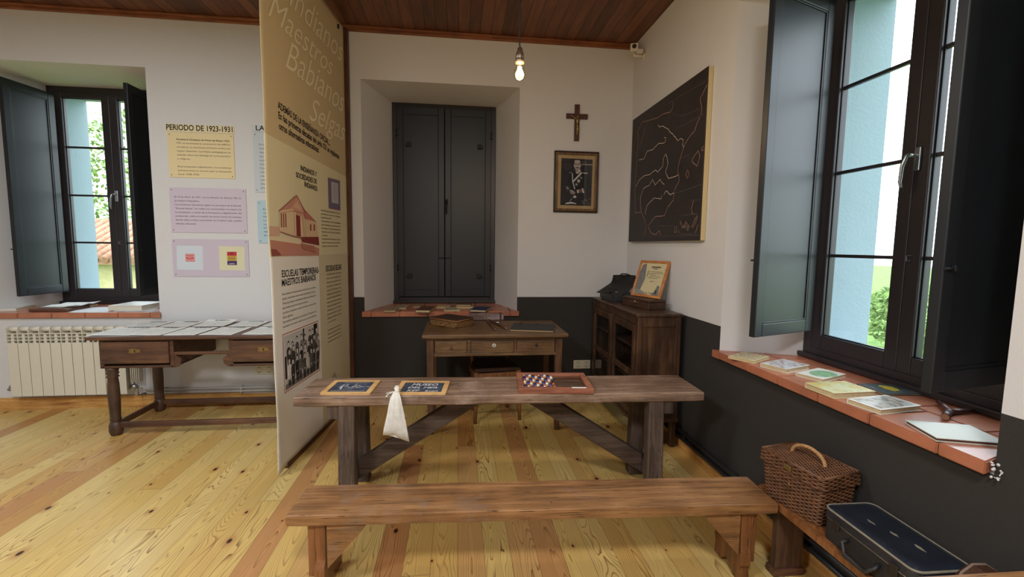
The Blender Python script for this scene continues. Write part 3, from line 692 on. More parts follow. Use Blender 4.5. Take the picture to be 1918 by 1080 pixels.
# ---- teacher's desk
DZ = 0.81; dx0, dx1, dy0, dy1 = -0.275, 0.872, 3.48, 4.13
t = thing('teacher_desk', 'small brown desk with three front drawers standing before the shuttered recess', 'desk', (0.3, 3.8, 0))
bm = B(); plank(bm, dx0, dx1, dy0, dy1, DZ-0.032, DZ, 0.003, 20, 0.007, 5); fin(bm, 'desktop', 'desk', t)
lx0, lx1, ly0, ly1 = -0.245, 0.835, 3.515, 4.09
for (x, y) in ((lx0, ly0), (lx1-0.058, ly0), (lx0, ly1-0.058), (lx1-0.058, ly1-0.058)):
    bm = B(); a = B(); cx, cyy = x+0.029, y+0.029
    rings = [[Vector((cx+sx_*h, cyy+sy_*h, z)) for sx_, sy_ in ((-1, -1), (1, -1), (1, 1), (-1, 1))] for z, h in ((0, 0.019), (0.03, 0.020), (0.60, 0.028), (DZ-0.032, 0.029))]
    loft(bm, rings, True, False, False); bmesh.ops.bevel(bm, geom=bm.edges[:], offset=0.003, segments=1, affect='EDGES'); a.free()
    fin(bm, 'leg', 'deskv', t)
bm = B(); box(bm, lx0+0.05, lx1-0.05, ly0+0.006, ly0+0.026, 0.63, 0.655, 0.003); box(bm, lx0+0.05, lx1-0.05, ly0+0.006, ly0+0.026, 0.752, DZ-0.032, 0.003)
dr = [(-0.183, 0.071), (0.098, 0.443), (0.462, 0.775)]
for a, b in ((0.071, 0.098), (0.443, 0.462)): box(bm, a, b, ly0+0.006, ly0+0.026, 0.652, 0.755, 0.002)
box(bm, lx0+0.008, lx0+0.028, ly0+0.05, ly1-0.05, 0.63, DZ-0.032); box(bm, lx1-0.028, lx1-0.008, ly0+0.05, ly1-0.05, 0.63, DZ-0.032); box(bm, lx0+0.05, lx1-0.05, ly1-0.028, ly1-0.008, 0.63, DZ-0.032)
fin(bm, 'apron', 'desk', t)
for i, (a, b) in enumerate(dr):
    bm = B(); box(bm, a+0.003, b-0.003, ly0+0.002, ly0+0.022, 0.657, 0.750, 0.003); box(bm, a+0.01, b-0.01, ly0+0.02, ly0+0.40, 0.66, 0.735)
    d = fin(bm, 'drawer', 'desk', t); cx = (a+b)/2
    if i == 1:
        bm = B(); lathe(bm, [(0.0, -0.004), (0.013, -0.004), (0.015, -0.002), (0.015, 0.002)], (cx+0.012, ly0, 0.716), 20, 'y', smooth=False)
        e = fin(bm, 'keyhole_plate', M('enamel_white', (214, 210, 200), 0.3), d); e['label'] = 'white round keyhole plate'
        bm = B(); box(bm, cx+0.009, cx+0.015, ly0-0.0052, ly0-0.0045, 0.707, 0.724); fin(bm, 'keyhole', 'black', d)
    else:
        bm = B(); z = 0.703 if i == 0 else 0.718; lathe(bm, [(0.004, 0.002), (0.005, -0.008), (0.011, -0.014), (0.010, -0.02), (0.0, -0.023)], (cx, ly0, z), 14, 'y')
        k = fin(bm, 'knob', 'deskv' if i == 0 else 'iron', d)
# ---- chair behind the desk
t = thing('desk_chair', 'dark wooden chair with leather horseshoe seat behind the teacher desk', 'chair', (0.31, 3.93, 0), R(8))
MAT['leather'] = M('worn_dark_leather', (58, 36, 26), 0.4, bump=0.25, bscale=120, var=0.3, vscale=14)
bm = B(); seat = []
for i in range(25):
    a = math.pi*i/24; seat.append((0.19*math.cos(a), 0.02+0.19*math.sin(a)))
seat += [(-0.2, -0.18), (0.2, -0.18)]
prism(bm, [(x, y, 0.435) for x, y in seat], (0, 0, 0.03)); bmesh.ops.bevel(bm, geom=[e for e in bm.edges if abs(e.verts[0].co.z-e.verts[1].co.z) < 1e-5], offset=0.008, segments=2, affect='EDGES')
part(bm, 'seat', 'leather', t)
bm = B(); box(bm, -0.2, 0.2, -0.2, -0.175, 0.36, 0.43, 0.004); box(bm, -0.2, -0.18, -0.18, 0.1, 0.38, 0.43, 0.003); box(bm, 0.18, 0.2, -0.18, 0.1, 0.38, 0.43, 0.003); part(bm, 'seat_rail', 'benchv', t)
for sx_ in (-1, 1):
    bm = B(); tube(bm, [(sx_*0.185, -0.18, 0.44), (sx_*0.19, -0.185, 0.2), (sx_*0.195, -0.19, 0.0)], [0.022, 0.018, 0.014], 8); part(bm, 'leg', 'benchv', t)
    bm = B(); tube(bm, [(sx_*0.16, 0.13, 0.0), (sx_*0.16, 0.14, 0.43), (sx_*0.17, 0.18, 0.62), (sx_*0.16, 0.21, 0.78)], [0.014, 0.019, 0.016, 0.013], 8); part(bm, 'leg', 'benchv', t)
bm = B(); prism(bm, [(-0.16, 0.19, 0.68), (0.16, 0.19, 0.68), (0.165, 0.2, 0.76), (0.08, 0.2, 0.785), (-0.08, 0.2, 0.785), (-0.165, 0.2, 0.76)], (0, 0.018, 0)); part(bm, 'backrest', 'benchv', t)
bm = B(); tube(bm, [(-0.185, -0.183, 0.18), (0.185, -0.183, 0.18)], 0.01, 8); part(bm, 'stretcher', 'benchv', t)

# ---- cabinet against the right wall
cx0, cx1, c0, c1, CZ = 1.300, 1.634, 3.13, 4.24, 1.018
t = thing('glazed_cabinet', 'dark brown low cabinet with two glazed doors against the right wall', 'cabinet', ((cx0+cx1)/2, (c0+c1)/2, 0))
bm = B(); box(bm, cx0-0.010, cx1+0.008, c0-0.007, c1+0.015, CZ-0.024, CZ, 0.006)
fin(bm, 'top_board', 'cab', t)
bm = B()
for (x, y) in ((cx0, c0), (cx1-0.04, c0), (cx0, c1-0.04), (cx1-0.04, c1-0.04)): box(bm, x, x+0.04, y, y+0.04, 0.20, CZ-0.024, 0.004)
box(bm, cx0+0.04, cx1-0.04, c0+0.003, c0+0.02, CZ-0.098, CZ-0.024, 0.003)       # near end rails
box(bm, cx0+0.04, cx1-0.04, c0+0.003, c0+0.02, 0.225, 0.27, 0.003)
box(bm, cx0+0.03, cx1-0.03, c0+0.010, c0+0.016, 0.25, CZ-0.09)                   # near end panel
box(bm, cx0+0.04, cx1-0.04, c1-0.02, c1-0.004, 0.21, CZ-0.024)                   # far end
box(bm, cx1-0.012, cx1-0.002, c0+0.03, c1-0.03, 0.21, CZ-0.024)                  # back
box(bm, cx0+0.003, cx0+0.022, c0+0.04, c1-0.04, CZ-0.085, CZ-0.024, 0.003)      # frieze
cmid = (c0+c1)/2
box(bm, cx0+0.002, cx0+0.024, cmid-0.018, cmid+0.018, 0.225, CZ-0.08, 0.003)
fin(bm, 'carcass', 'cab', t)
bm = B(); box(bm, cx0-0.014, cx1+0.004, c0-0.012, c1+0.01, 0.20, 0.226, 0.006); fin(bm, 'plinth_moulding', 'cab', t)
for (x, y) in ((cx0+0.004, c0+0.003), (cx1-0.046, c0+0.003), (cx0+0.004, c1-0.045), (cx1-0.046, c1-0.045)):
    bm = B(); box(bm, x, x+0.042, y, y+0.042, 0, 0.20, 0.004); fin(bm, 'foot', 'cab', t)
for zz in (0.47, 0.73):
    bm = B(); box(bm, cx0+0.035, cx1-0.015, c0+0.022, c1-0.022, zz, zz+0.016, 0.002); fin(bm, 'shelf', 'cab', t)
for (a, b) in ((c0+0.042, cmid-0.02), (cmid+0.02, c1-0.042)):
    bm = B(); s = 0.052; xx0, xx1 = cx0-0.006, cx0+0.016; zt_, zb_, zm = CZ-0.088, 0.232, 0.53
    box(bm, xx0, xx1, a, a+s, zb_, zt_, 0.003); box(bm, xx0, xx1, b-s, b, zb_, zt_, 0.003)
    for (p, q) in ((zb_, zb_+0.05), (zm, zm+0.045), (zt_-0.055, zt_)): box(bm, xx0, xx1, a+s, b-s, p, q, 0.003)
    d = fin(bm, 'door', 'cab', t)
    bm = B(); box(bm, xx0+0.008, xx0+0.011, a+s, b-s, zm+0.04, zt_-0.05); box(bm, xx0+0.008, xx0+0.011, a+s, b-s, zb_+0.045, zm+0.004); fin(bm, 'pane', 'glass', d)
    bm = B(); box(bm, xx0-0.004, xx0, b-s+0.02 if a < cmid-0.3 else a+0.02, (b-s+0.032) if a < cmid-0.3 else a+0.032, 0.60, 0.63, 0.001); fin(bm, 'keyhole_plate', 'iron', d)
# ---- old desk covered with newspapers at left
LZ = 0.785; qx0, qx1, qy0, qy1 = -2.758, -1.185, 3.665, 4.335
t = thing('writing_table', 'dark oak writing table with turned legs, its top covered with newspapers', 'table', ((qx0+qx1)/2, 4.0, 0))
bm = B(); plank(bm, qx0, qx1, qy0, qy1, LZ-0.028, LZ, 0.002, 20, 0.006, 11); fin(bm, 'tabletop', 'oak', t)
mx0, mx1 = qx0+0.068, qx1-0.068; fy = 3.70; by = 4.31
bm = B()   # case round the two drawers and the open knee hole
box(bm, mx0, mx1, by-0.022, by, 0.64, LZ-0.028); dw = 0.62
for (a, b, s) in ((mx0, mx0+dw-0.10, 1), (mx1-dw+0.10, mx1, -1)):
    box(bm, a, a+0.03, fy, by, 0.535, LZ-0.028, 0.003); box(bm, b-0.03, b, fy, by, 0.535, LZ-0.028, 0.003)
    box(bm, a, b, fy, fy+0.022, 0.745, LZ-0.028, 0.002); box(bm, a, b, fy, by, 0.535, 0.556, 0.008)
kx0, kx1 = mx0+dw-0.10, mx1-dw+0.10
prism(bm, [(kx0, fy+0.004, 0.535), (kx0, fy+0.004, 0.64), (kx0+0.05, fy+0.004, 0.60), (kx0+0.04, fy+0.004, 0.56), (kx0+0.02, fy+0.004, 0.54)], (0, 0.02, 0))
prism(bm, [(kx1, fy+0.004, 0.535), (kx1, fy+0.004, 0.64), (kx1-0.05, fy+0.004, 0.60), (kx1-0.04, fy+0.004, 0.56), (kx1-0.02, fy+0.004, 0.54)], (0, 0.02, 0))
fin(bm, 'case', 'oak', t)
bm = B(); box(bm, kx0-0.01, kx1+0.01, fy+0.004, fy+0.03, 0.632, 0.655, 0.003); fin(bm, 'knee_rail', 'oak', t)
for (a, b) in ((mx0+0.03, kx0-0.035), (kx1+0.035, mx1-0.03)):
    bm = B(); box(bm, a-0.008, b+0.008, fy-0.016, fy+0.012, 0.572, 0.742, 0.006); box(bm, a+0.01, b-0.01, fy+0.01, fy+0.45, 0.58, 0.72); d = fin(bm, 'drawer', 'oak', t)
    bm = B(); cx = (a+b)/2; cz = 0.672
    prism(bm, [(cx+0.045*math.cos(6.283*i/24)*(1-0.25*math.cos(6.283*i/6)), fy-0.0185, cz+0.017*math.sin(6.283*i/24)*(1+0.2*math.cos(6.283*i/8))) for i in range(24)], (0, 0.003, 0)); k = fin(bm, 'keyhole_plate', 'brass', d)
    bm = B(); box(bm, cx-0.0035, cx+0.0035, fy-0.0195, fy-0.018, cz-0.012, cz+0.01); fin(bm, 'keyhole', 'black', d)
LEG = [(0.034, 0.0), (0.040, 0.012), (0.046, 0.03), (0.046, 0.075), (0.038, 0.10), (0.030, 0.112), (0.038, 0.122), (0.034, 0.135), (0.036, 0.20), (0.039, 0.30), (0.037, 0.40), (0.032, 0.45), (0.042, 0.462), (0.032, 0.474), (0.042, 0.488), (0.036, 0.50), (0.040, 0.512), (0.043, 0.536)]
for x in (mx0+0.05, mx1-0.05):
    for y in (fy+0.045, by-0.045):
        bm = B(); lathe(bm, LEG, (x, y, 0), 18); fin(bm, 'leg', 'oakv', t)
bm = B()
for y in (fy+0.045, by-0.045): box(bm, mx0+0.08, mx1-0.08, y-0.014, y+0.014, 0.055, 0.098, 0.004)
for x in (mx0+0.05, mx1-0.05): box(bm, x-0.014, x+0.014, fy+0.08, by-0.08, 0.055, 0.098, 0.004)
fin(bm, 'stretcher', 'oak', t)

# ================================================================== BANNER
bA = Vector((-1.14, 3.0, 0)); bBv = Vector((-0.995, 4.36, 0)); bU = (bBv-bA).normalized(); bN = Vector((bU.y, -bU.x, 0)); UZ = Vector((0, 0, 1))
def bpt(px, py): return Pp(px, py, bA, bN)
def bs(px, py): p = bpt(px, py); return ((p-bA).dot(bU), p.z)
t = thing('exhibition_banner', 'tall printed cloth banner hung as a partition on a dark wooden frame', 'banner', (-1.07, 3.68, 0), math.atan2(bU.y, bU.x))
def fab_mat():
    m, n, l, b = newmat('printed_banner_cloth'); uv = n.new('ShaderNodeUVMap'); sx = n.new('ShaderNodeSeparateXYZ'); l.new(uv.outputs[0], sx.inputs[0]); S, Z = sx.outputs[0], sx.outputs[1]
    top, mid, low, right = lin((206, 186, 146)), lin((224, 214, 176)), lin((236, 232, 222)), lin((210, 198, 164))
    edge = math_node(n, l, 'SUBTRACT', Z, math_node(n, l, 'SUBTRACT', 2.15, math_node(n, l, 'MULTIPLY', S, 0.04)))
    c = mixc(n, l, math_node(n, l, 'GREATER_THAN', edge, 0), mid, top)
    below = math_node(n, l, 'LESS_THAN', Z, 1.412); rightc = math_node(n, l, 'GREATER_THAN', S, 0.662)
    c = mixc(n, l, math_node(n, l, 'MULTIPLY', below, math_node(n, l, 'SUBTRACT', 1.0, rightc)), c, low)
    c = mixc(n, l, math_node(n, l, 'MULTIPLY', below, rightc), c, right)
    g = n.new('ShaderNodeTexNoise'); g.inputs['Scale'].default_value = 240; g.inputs['Detail'].default_value = 3; l.new(uv.outputs[0], g.inputs['Vector'])
    c = mixc(n, l, 0.25, c, ramp(n, l, g.outputs[0], [(0.3, (205, 200, 190)), (0.7, (255, 255, 255))]), 'MULTIPLY')
    l.new(c, b.inputs['Base Color']); b.inputs['Roughness'].default_value = 0.85
    bp = n.new('ShaderNodeBump'); bp.inputs['Strength'].default_value = 0.2; bp.inputs['Distance'].default_value = 0.002; l.new(g.outputs[0], bp.inputs['Height']); l.new(bp.outputs[0], b.inputs['Normal'])
    return m
MAT['banner'] = fab_mat()
MAT['darkpost'] = wood('dark_post_wood', (48, 26, 16), (80, 46, 28), (108, 66, 40), 2, 0.5)
BL = 1.318
def bwav(s, z): # cloth hangs almost flat, with a little slack towards its free edge
    k = max(0.0, 1-(s+0.06)/0.13)
    return 0.0012*math.sin(z*3.1+1)*k + 0.0006*math.sin(s*9)
bm = B(); ns, nz = 44, 90; uvl = bm.loops.layers.uv.new('UVMap'); g = []
for i in range(ns+1):
    s = -0.062+(BL+0.062)*i/ns; row = []
    zlo = 0.03 if s > 0.09 else 0.03-0.015*(0.09-s)/0.15
    for j in range(nz+1):
        z = zlo+(3.385-zlo)*j/nz; s2 = s+(0.014*math.sin(z*2.2)+0.007*math.sin(z*6.1))*max(0, 1-i/3)
        v = bm.verts.new(bA+bU*s2+UZ*z+bN*(bwav(s, z))); row.append((v, (s, z)))
    g.append(row)
for i in range(ns):
    for j in range(nz):
        q = [g[i][j], g[i+1][j], g[i+1][j+1], g[i][j+1]]; f = bm.faces.new([a[0] for a in q]); f.smooth = True
        for lp, a in zip(f.loops, q): lp[uvl].uv = a[1]
bmesh.ops.recalc_face_normals(bm, faces=bm.faces)
cl = fin(bm, 'cloth', 'banner', t); so = cl.modifiers.new('thickness', 'SOLIDIFY'); so.thickness = 0.003; so.offset = 1
# does the solidify grow away from the printed side
so.offset = -1 if cl.data.polygons[0].normal.dot(Vector((0, -1, 0))) > 0 else 1
bm = B(); mxb = Matrix.Translation(bA) @ Matrix.Rotation(math.atan2(bU.y, bU.x), 4, 'Z')
box(bm, 0.06, BL+0.03, -0.006, 0.05, 0.0, 0.035, 0.003, mx=mxb); fin(bm, 'base_bar', 'darkpost', t)
bm = B(); box(bm, BL+0.0, BL+0.045, -0.03, 0.03, 0.0, 3.385, 0.003, mx=mxb); fin(bm, 'post', 'darkpost', t)
bm = B(); box(bm, 0.0, BL, 0.012, 0.04, 3.34, 3.38, 0.003, mx=mxb); fin(bm, 'top_rail', 'darkpost', t)
def BP(s, z, k=0.0): return bA+bU*s+UZ*z+bN*(bwav(s, z)+0.0012+k)
bmt = {}
def btext(s_, p0, p1, cap, bold=0.03, shear=0, key='b', bm_=None):
    a, c = bs(*p0), bs(*p1); o = bA+bU*a[0]+UZ*a[1]+bN*0.0026
    ud = (bU*(c[0]-a[0])+UZ*(c[1]-a[1])); wd = ud.length; ud.normalize()
    put_text(bm_, s_, o, ud, UZ, wd, cap, bold, shear)
for grp in ([('ADEMÁS DE LA ENSEÑANZA OFICIAL...', (520, 202), (618, 273), 0.044), ('En las primeras décadas del siglo XX se implantan', (521, 221), (635, 298), 0.044), ('otras alternativas educativas:', (522, 241), (597, 286), 0.044)],
            [('INDIANOS Y', (563, 319), (593, 331), 0.036), ('SOCIEDADES DE', (554, 331.5), (593, 344.5), 0.036), ('INDIANOS', (570, 349), (594, 358), 0.036)],
            [('ESCUELAS TEMPORERAS-', (527.5, 519), (597, 510.5), 0.045), ('MAESTROS BABIANOS', (527.5, 536), (591, 524), 0.045)],
            [('ESCUELAS SELGAS', (610, 508), (639, 504), 0.045)]):
    bm = B()
    for g_ in grp: btext(*g_, bold=0.015, bm_=bm)
    fin(bm, 'heading', 'ink', t, fixn=False)
bm = B()
rows = ['Estos maestros eran personas sin título de la zona de Babia', '(León), contratados en los meses de Octubre a Marzo y', 'Tineo, para impartir conocimientos básicos a los niños de la', 'alta montaña durante los meses de invierno.', 'Las clases se impartían en casa de la aldea o en los pórticos', 'de las iglesias.', 'Eran también conocidos con el nombre de "Catapotes" por', 'la práctica de comer cada día en una casa diferente.']
a0 = bs(528, 560); 
for i, r_ in enumerate(rows):
    wd = 0.515*(len(r_)/59 if len(r_) < 50 else 1); put_text(bm, r_, bA+bU*0.068+UZ*(1.163-i*0.0305)+bN*0.0026, bU, UZ, wd, 0.0135)
rs = random.Random(4); wl = 'La escuela rural fundada por los vecinos reunidos con ayuda de maestros indianos tuvo aulas grandes y luz para niños en el concejo de la villa'.split()
def filler(nc):
    o = ''
    while len(o) < nc: o += rs.choice(wl)+' '
    return o.strip()
p0 = bs(600, 395)
for i in range(11):
    a = bs(600.5+i*0.25, 394.5+i*6.75); b = bs(637, 403+i*6.1); short = {2: .5, 7: .3, 10: .85}.get(i, 1)
    put_text(bm, filler(34), bA+bU*a[0]+UZ*a[1]+bN*0.0026, bU, UZ, (b[0]-a[0])*short, 0.0145)
for i in range(18):
    if i == 13: continue
    y0 = 525.5+i*6.35; a = bs(611.5+i*0.12, y0); b = bs(639, y0-2)
    put_text(bm, filler(32), bA+bU*a[0]+UZ*(1.245-i*0.0325)+bN*0.0026, bU, UZ, (b[0]-a[0])*(0.6 if i == 12 else 1), 0.014)
fin(bm, 'small_print', 'ink', t, fixn=False)
# pale script across the top
MAT['script'] = M('pale_script_print', (232, 220, 188), 0.85)
bm = B()
for s_, x0_, z0_, wd, cap in (('Indianos', 0.30, 3.06, 0.98, 0.20), ('Maestros', 0.02, 2.99-0.13, 1.02, 0.17), ('Babianos', 0.22, 2.64, 1.07, 0.20), ('Selgas', 0.56, 2.40, 0.74, 0.18)):
    put_text(bm, s_, bA+bU*x0_+UZ*z0_+bN*0.0024, bU, UZ, wd, cap, -0.008, 0.5)
fin(bm, 'script_lettering', 'script', t, fixn=False)
# printed pictures
def bconv(sc, ox, oy):
    def c(x, y):
        p = bpt(ox+x/sc, oy+y/sc); s = (p-bA).dot(bU); return bA+bU*s+UZ*p.z+bN*0.0024
    return c
A = Art(bconv(3.378, 490, 280), bN)
pk, pl_, pd, pm, rd = (206, 150, 130), (222, 196, 158), (150, 78, 70), (184, 116, 102), (128, 50, 48)
A.poly([(48, 482), (112, 490), (112, 545), (50, 545)], (212, 170, 146)); A.poly([(48, 540), (360, 598), (362, 670), (60, 673)], (196, 136, 118))
A.poly([(50, 545), (210, 556), (360, 604), (361, 622), (200, 592), (50, 570)], (226, 208, 172))
A.poly([(108, 385), (202, 370), (206, 548), (112, 518)], pl_); A.poly([(200, 370), (262, 388), (268, 562), (205, 548)], (206, 158, 132))
A.poly([(272, 436), (345, 460), (356, 556), (275, 556)], (216, 184, 148)); A.poly([(240, 350), (345, 458), (272, 438), (258, 392)], pm)
A.poly([(104, 388), (215, 288), (232, 312), (190, 372)], (196, 140, 120)); A.poly([(178, 372), (218, 300), (270, 396)], pk); A.poly([(196, 362), (221, 328), (250, 382)], (214, 176, 142))
A.poly([(212, 412), (238, 420), (243, 552), (216, 545)], rd); A.poly([(240, 420), (248, 422), (260, 560), (247, 556)], (228, 206, 166)); A.poly([(203, 395), (211, 396), (216, 546), (207, 545)], (228, 206, 166))
for wx in (116, 130, 144): A.poly([(wx, 404), (wx+6, 403), (wx+9, 492), (wx+3, 490)], pd).same()
A.k += 1
for wx in (302, 324): A.poly([(wx, 472), (wx+8, 474), (wx+8, 514), (wx, 512)], pd).same()
A.k += 1
A.poly([(245, 552), (355, 552), (360, 606), (250, 584)], rd); A.poly([(54, 628), (90, 632), (120, 668), (62, 672)], pd); A.poly([(240, 590), (330, 610), (340, 650), (260, 630)], (178, 116, 100))
A.line([(104, 388), (216, 288), (272, 398)], 5, pd); A.line([(110, 400), (200, 386), (262, 404)], 3, pm); A.line([(112, 520), (205, 550), (268, 564)], 5, pd)
A.done('house_picture', t)
A = Art(lambda x, y: bconv(1, 0, 0)(x, y), bN)
A.poly([(613.6, 332), (636.2, 338), (637.2, 394.5), (615, 390)], (160, 96, 100)); A.poly([(614.4, 333.6), (635.6, 339.2), (636.6, 393), (615.6, 388.8)], (112, 106, 128)); A.poly([(619.5, 340), (632.5, 343.5), (633.5, 382), (620.5, 379)], (188, 182, 188))
for k in range(7): A.line([(622.5, 346+k*4.2), (630.5+(k % 3)*0.5, 348+k*4.2)], 0.7, (130, 124, 140))
A.done('document_picture', t)
# group photograph of a class outdoors, drawn in the banner's own metres
def gc(x, y): # x,y in 0..1 inside the photo
    s = 0.071+(0.60-0.071)*x; z = 0.53+(0.894-0.53)*y; return bA+bU*s+UZ*z+bN*0.0024
A = Art(gc, bN, 0.00002)
A.poly([(-0.03, -0.04), (1.03, -0.04), (1.03, 1.04), (-0.03, 1.04)], (168, 92, 84)); A.poly([(-0.018, -0.025), (1.018, -0.025), (1.018, 1.025), (-0.018, 1.025)], (226, 216, 196)); A.poly([(0, 0), (1, 0), (1, 1), (0, 1)], (196, 194, 190))
A.poly([(0, 0), (1, 0), (1, 0.16), (0, 0.10)], (120, 116, 112)); A.poly([(0, 0.2), (0.05, 0.2), (0.05, 0.62), (0, 0.62)], (34, 32, 32)); A.poly([(0.52, 0.62), (0.56, 0.62), (0.56, 1), (0.52, 1)], (30, 28, 28)); A.poly([(0.86, 0.5), (0.98, 0.5), (0.98, 1), (0.86, 1)], (30, 28, 28))
for k in range(9): A.line([(0, 0.68+0.035*k), (0.5, 0.68+0.035*k)], 0.004, (160, 158, 154)).same()
A.k += 1
rg = random.Random(12); people = []
for row, (y0, n_, h) in enumerate(((0.36, 8, 0.50), (0.22, 9, 0.50), (0.04, 9, 0.52))):
    for k in range(n_):
        x = 0.11+(0.84)*k/(n_-1)+rg.uniform(-.02, .02); people.append((x+(0.03 if row == 1 else 0), y0+0.10*x*(2-row)*0.5+rg.uniform(-.02, .02), h*rg.uniform(.9, 1.08), row))
for q, (x, y, h, row) in enumerate(people):
    c = rg.choice([(38, 36, 36), (64, 62, 60), (98, 95, 92), (134, 131, 126), (52, 50, 50), (156, 152, 146) if row else (70, 68, 66), (82, 80, 78)]); wd = 0.054; hy = y+h*0.86
    if q == 17: c = (224, 222, 216)
    if q in (12, 22): c = (196, 193, 186)
    A.poly([(x-wd*0.7, y+0.10), (x+wd*0.7, y+0.10), (x+wd, y+h*0.45), (x+wd*0.95, y+h*0.68), (x+wd*0.4, y+h*0.76), (x-wd*0.4, y+h*0.76), (x-wd*0.95, y+h*0.68), (x-wd, y+h*0.45)], c)
    A.line([(x, y+0.12), (x+0.004, y+h*0.7)], 0.006, tuple(max(0, int(v*0.7)) for v in c)); A.line([(x-wd*.8, y+h*.62), (x-wd*.5, y+h*.38), (x, y+h*.36)], 0.012, tuple(min(255, int(v*1.25)) for v in c)); A.ell(x, y+h*.36, 0.012, 0.02, (190, 184, 176), 8)
    A.poly([(x-wd*0.5, y), (x-wd*0.1, y), (x-wd*0.1, y+0.12), (x-wd*0.6, y+0.12)], (40, 38, 38)).same(); A.poly([(x+wd*0.1, y), (x+wd*0.5, y), (x+wd*0.6, y+0.12), (x+wd*0.1, y+0.12)], (40, 38, 38))
    A.ell(x, hy+0.014, 0.031, 0.056, (40, 36, 36), 10); A.ell(x, hy-0.004, 0.025, 0.046, (206, 200, 192), 10); A.line([(x-0.012, hy), (x+0.012, hy)], 0.006, (110, 102, 98)); A.line([(x-0.007, hy-0.025), (x+0.007, hy-0.025)], 0.005, (130, 116, 110))
A.done('class_photograph', t)
A = Art(lambda x, y: bconv(7.7125, 500, 600)(x, y), bN); A.line([(948, 830), (972, 745), (1000, 828)], 12, (128, 122, 100)); A.line([(955, 800), (990, 798)], 9, (128, 122, 100)); A.done('emblem', t)
bm = B(); p = bA+bU*1.175+UZ*3.33; box(bm, p.x-0.004, p.x+0.012, p.y-0.008, p.y+0.008, 3.31, 3.345, 0.002); fin(bm, 'hook', 'black', t)

# ================================================================== ON THE BACK WALL, LEFT OF THE BANNER
def paper_mat(key, c): MAT[key] = M(key, c, 0.75); return key
def wall_panel(name, label, px0, px1, col, cat='poster', t_=0.006):
    a, b, rx = Yp(px0[0], px0[1], YB-0.004), Yp(px1[0], px1[1], YB-0.004), Yp(px1[2], px1[1], YB-0.004)   # top left, bottom left, right edge
    b.x = rx.x
    t = thing(name, label, cat, ((a.x+b.x)/2, YB, b.z))
    bm = B(); box(bm, a.x, b.x, YB-t_, YB-0.0005, b.z, a.z, 0.001); fin(bm, 'board', paper_mat('panel_%s' % name+str(len(MAT)), col), t)
    return t, a, b
def pin(t, x, z):
    bm = B(); lathe(bm, [(0.004, 0.0), (0.004, -0.002), (0.0, -0.003)], (x, YB-0.006, z), 8, 'y'); fin(bm, 'nail', 'iron', t)
def lines(bm, rows, x, z, dz, cap, width, frac, bold=0.0, y=YB-0.0065):
    for i, (r_, f_) in enumerate(zip(rows, frac)):
        if r_: put_text(bm, r_, Vector((x, y, z-i*dz)), Vector((1, 0, 0)), UZ, width*f_ if f_ else None, cap, bold)
t, a, b = wall_panel('title_strip', 'cream title strip reading PERIODO DE 1923-1931 on the white wall', (309, 231), (310, 245.5, 438.5), (226, 212, 172), 'sign', 0.004)
bm = B(); put_text(bm, 'PERIODO DE 1923-1931', Vector((a.x+0.008, YB-0.0046, b.z+0.014)), Vector((1, 0, 0)), UZ, (b.x-a.x)-0.02, 0.046, 0.02); fin(bm, 'lettering', 'ink', t, fixn=False)
t, a, b = wall_panel('text_panel', 'cream text panel about 1923 to 1931, directly under its title strip', (312.5, 246.5), (315, 331.5, 440.5), (226, 208, 162))
bm = B(); lines(bm, ['Durante la Dictadura de Primo de Rivera 1923-'], a.x+0.075, a.z-0.068, 1, 0.0145, 0.44, [1], 0.02)
lines(bm, ['1931 se incrementa la construcción de edificios', 'escolares. La enseñanza primaria recibe una', 'mayor atención. Las bases pedagógicas se', 'asientan sobre una ideología de corte patriótico', 'y religioso.'], a.x+0.075, a.z-0.099, 0.0335, 0.014, 0.44, [1, 1, 1, 1, 0.24])
fin(bm, 'paragraph', 'ink', t, fixn=False); bm = B()
lines(bm, ['El presupuesto adjudicado a la enseñanza', 'primaria inicia un ascenso que va decayendo', 'hacia 1928-1930.'], a.x+0.075, a.z-0.099-6*0.0335, 0.0335, 0.014, 0.44, [1, 1, 0.4])
fin(bm, 'lettering', 'ink', t, fixn=False)
for x, z in ((a.x+.02, a.z-.02), (b.x-.02, a.z-.02), (a.x+.02, b.z+.02), (b.x-.02, b.z+.02)): pin(t, x, z)
t, a, b = wall_panel('text_panel', 'lilac text panel beginning El 14 de Abril de 1931, below the cream one', (316.5, 350.5), (320, 434.5, 463.5), (203, 190, 204))
bm = B(); lines(bm, ['El 14 de Abril  de 1931, con la dimisión de Alfonso XIII, se', 'proclama la República.', 'Los proyectos educativos siguen los principios de la llamada', '"Escuela Nueva", los cuales van encaminados a la mejora de', 'la enseñanza, a través de la formación y dignificación del', 'profesorado, unido a la creación de nuevos centros de enseñaza,', 'donde niños y niñas conviviendo en el mismo aula, recibían', 'idéntica educación.'], a.x+0.042, a.z-0.088, 0.0335, 0.0145, b.x-a.x-0.085, [1, .37, 1, 1, 1, 1, 1, .31])
fin(bm, 'lettering', 'ink', t, fixn=False)
for x, z in ((a.x+.02, a.z-.02), (b.x-.02, a.z-.02), (a.x+.02, b.z+.02), (b.x-.02, b.z+.02)): pin(t, x, z)
t, a, b = wall_panel('picture_panel', 'lilac panel showing a small pink label and a red, yellow and purple card', (321.5, 447), (324, 517.5, 467.5), (200, 188, 202))
A = Art(lambda x, y: Yp(310+x/11.28, 440+y/11.28, YB-0.0065), (0, -1, 0))
A.poly([(232, 220), (785, 228), (800, 738), (245, 732)], (206, 214, 222))
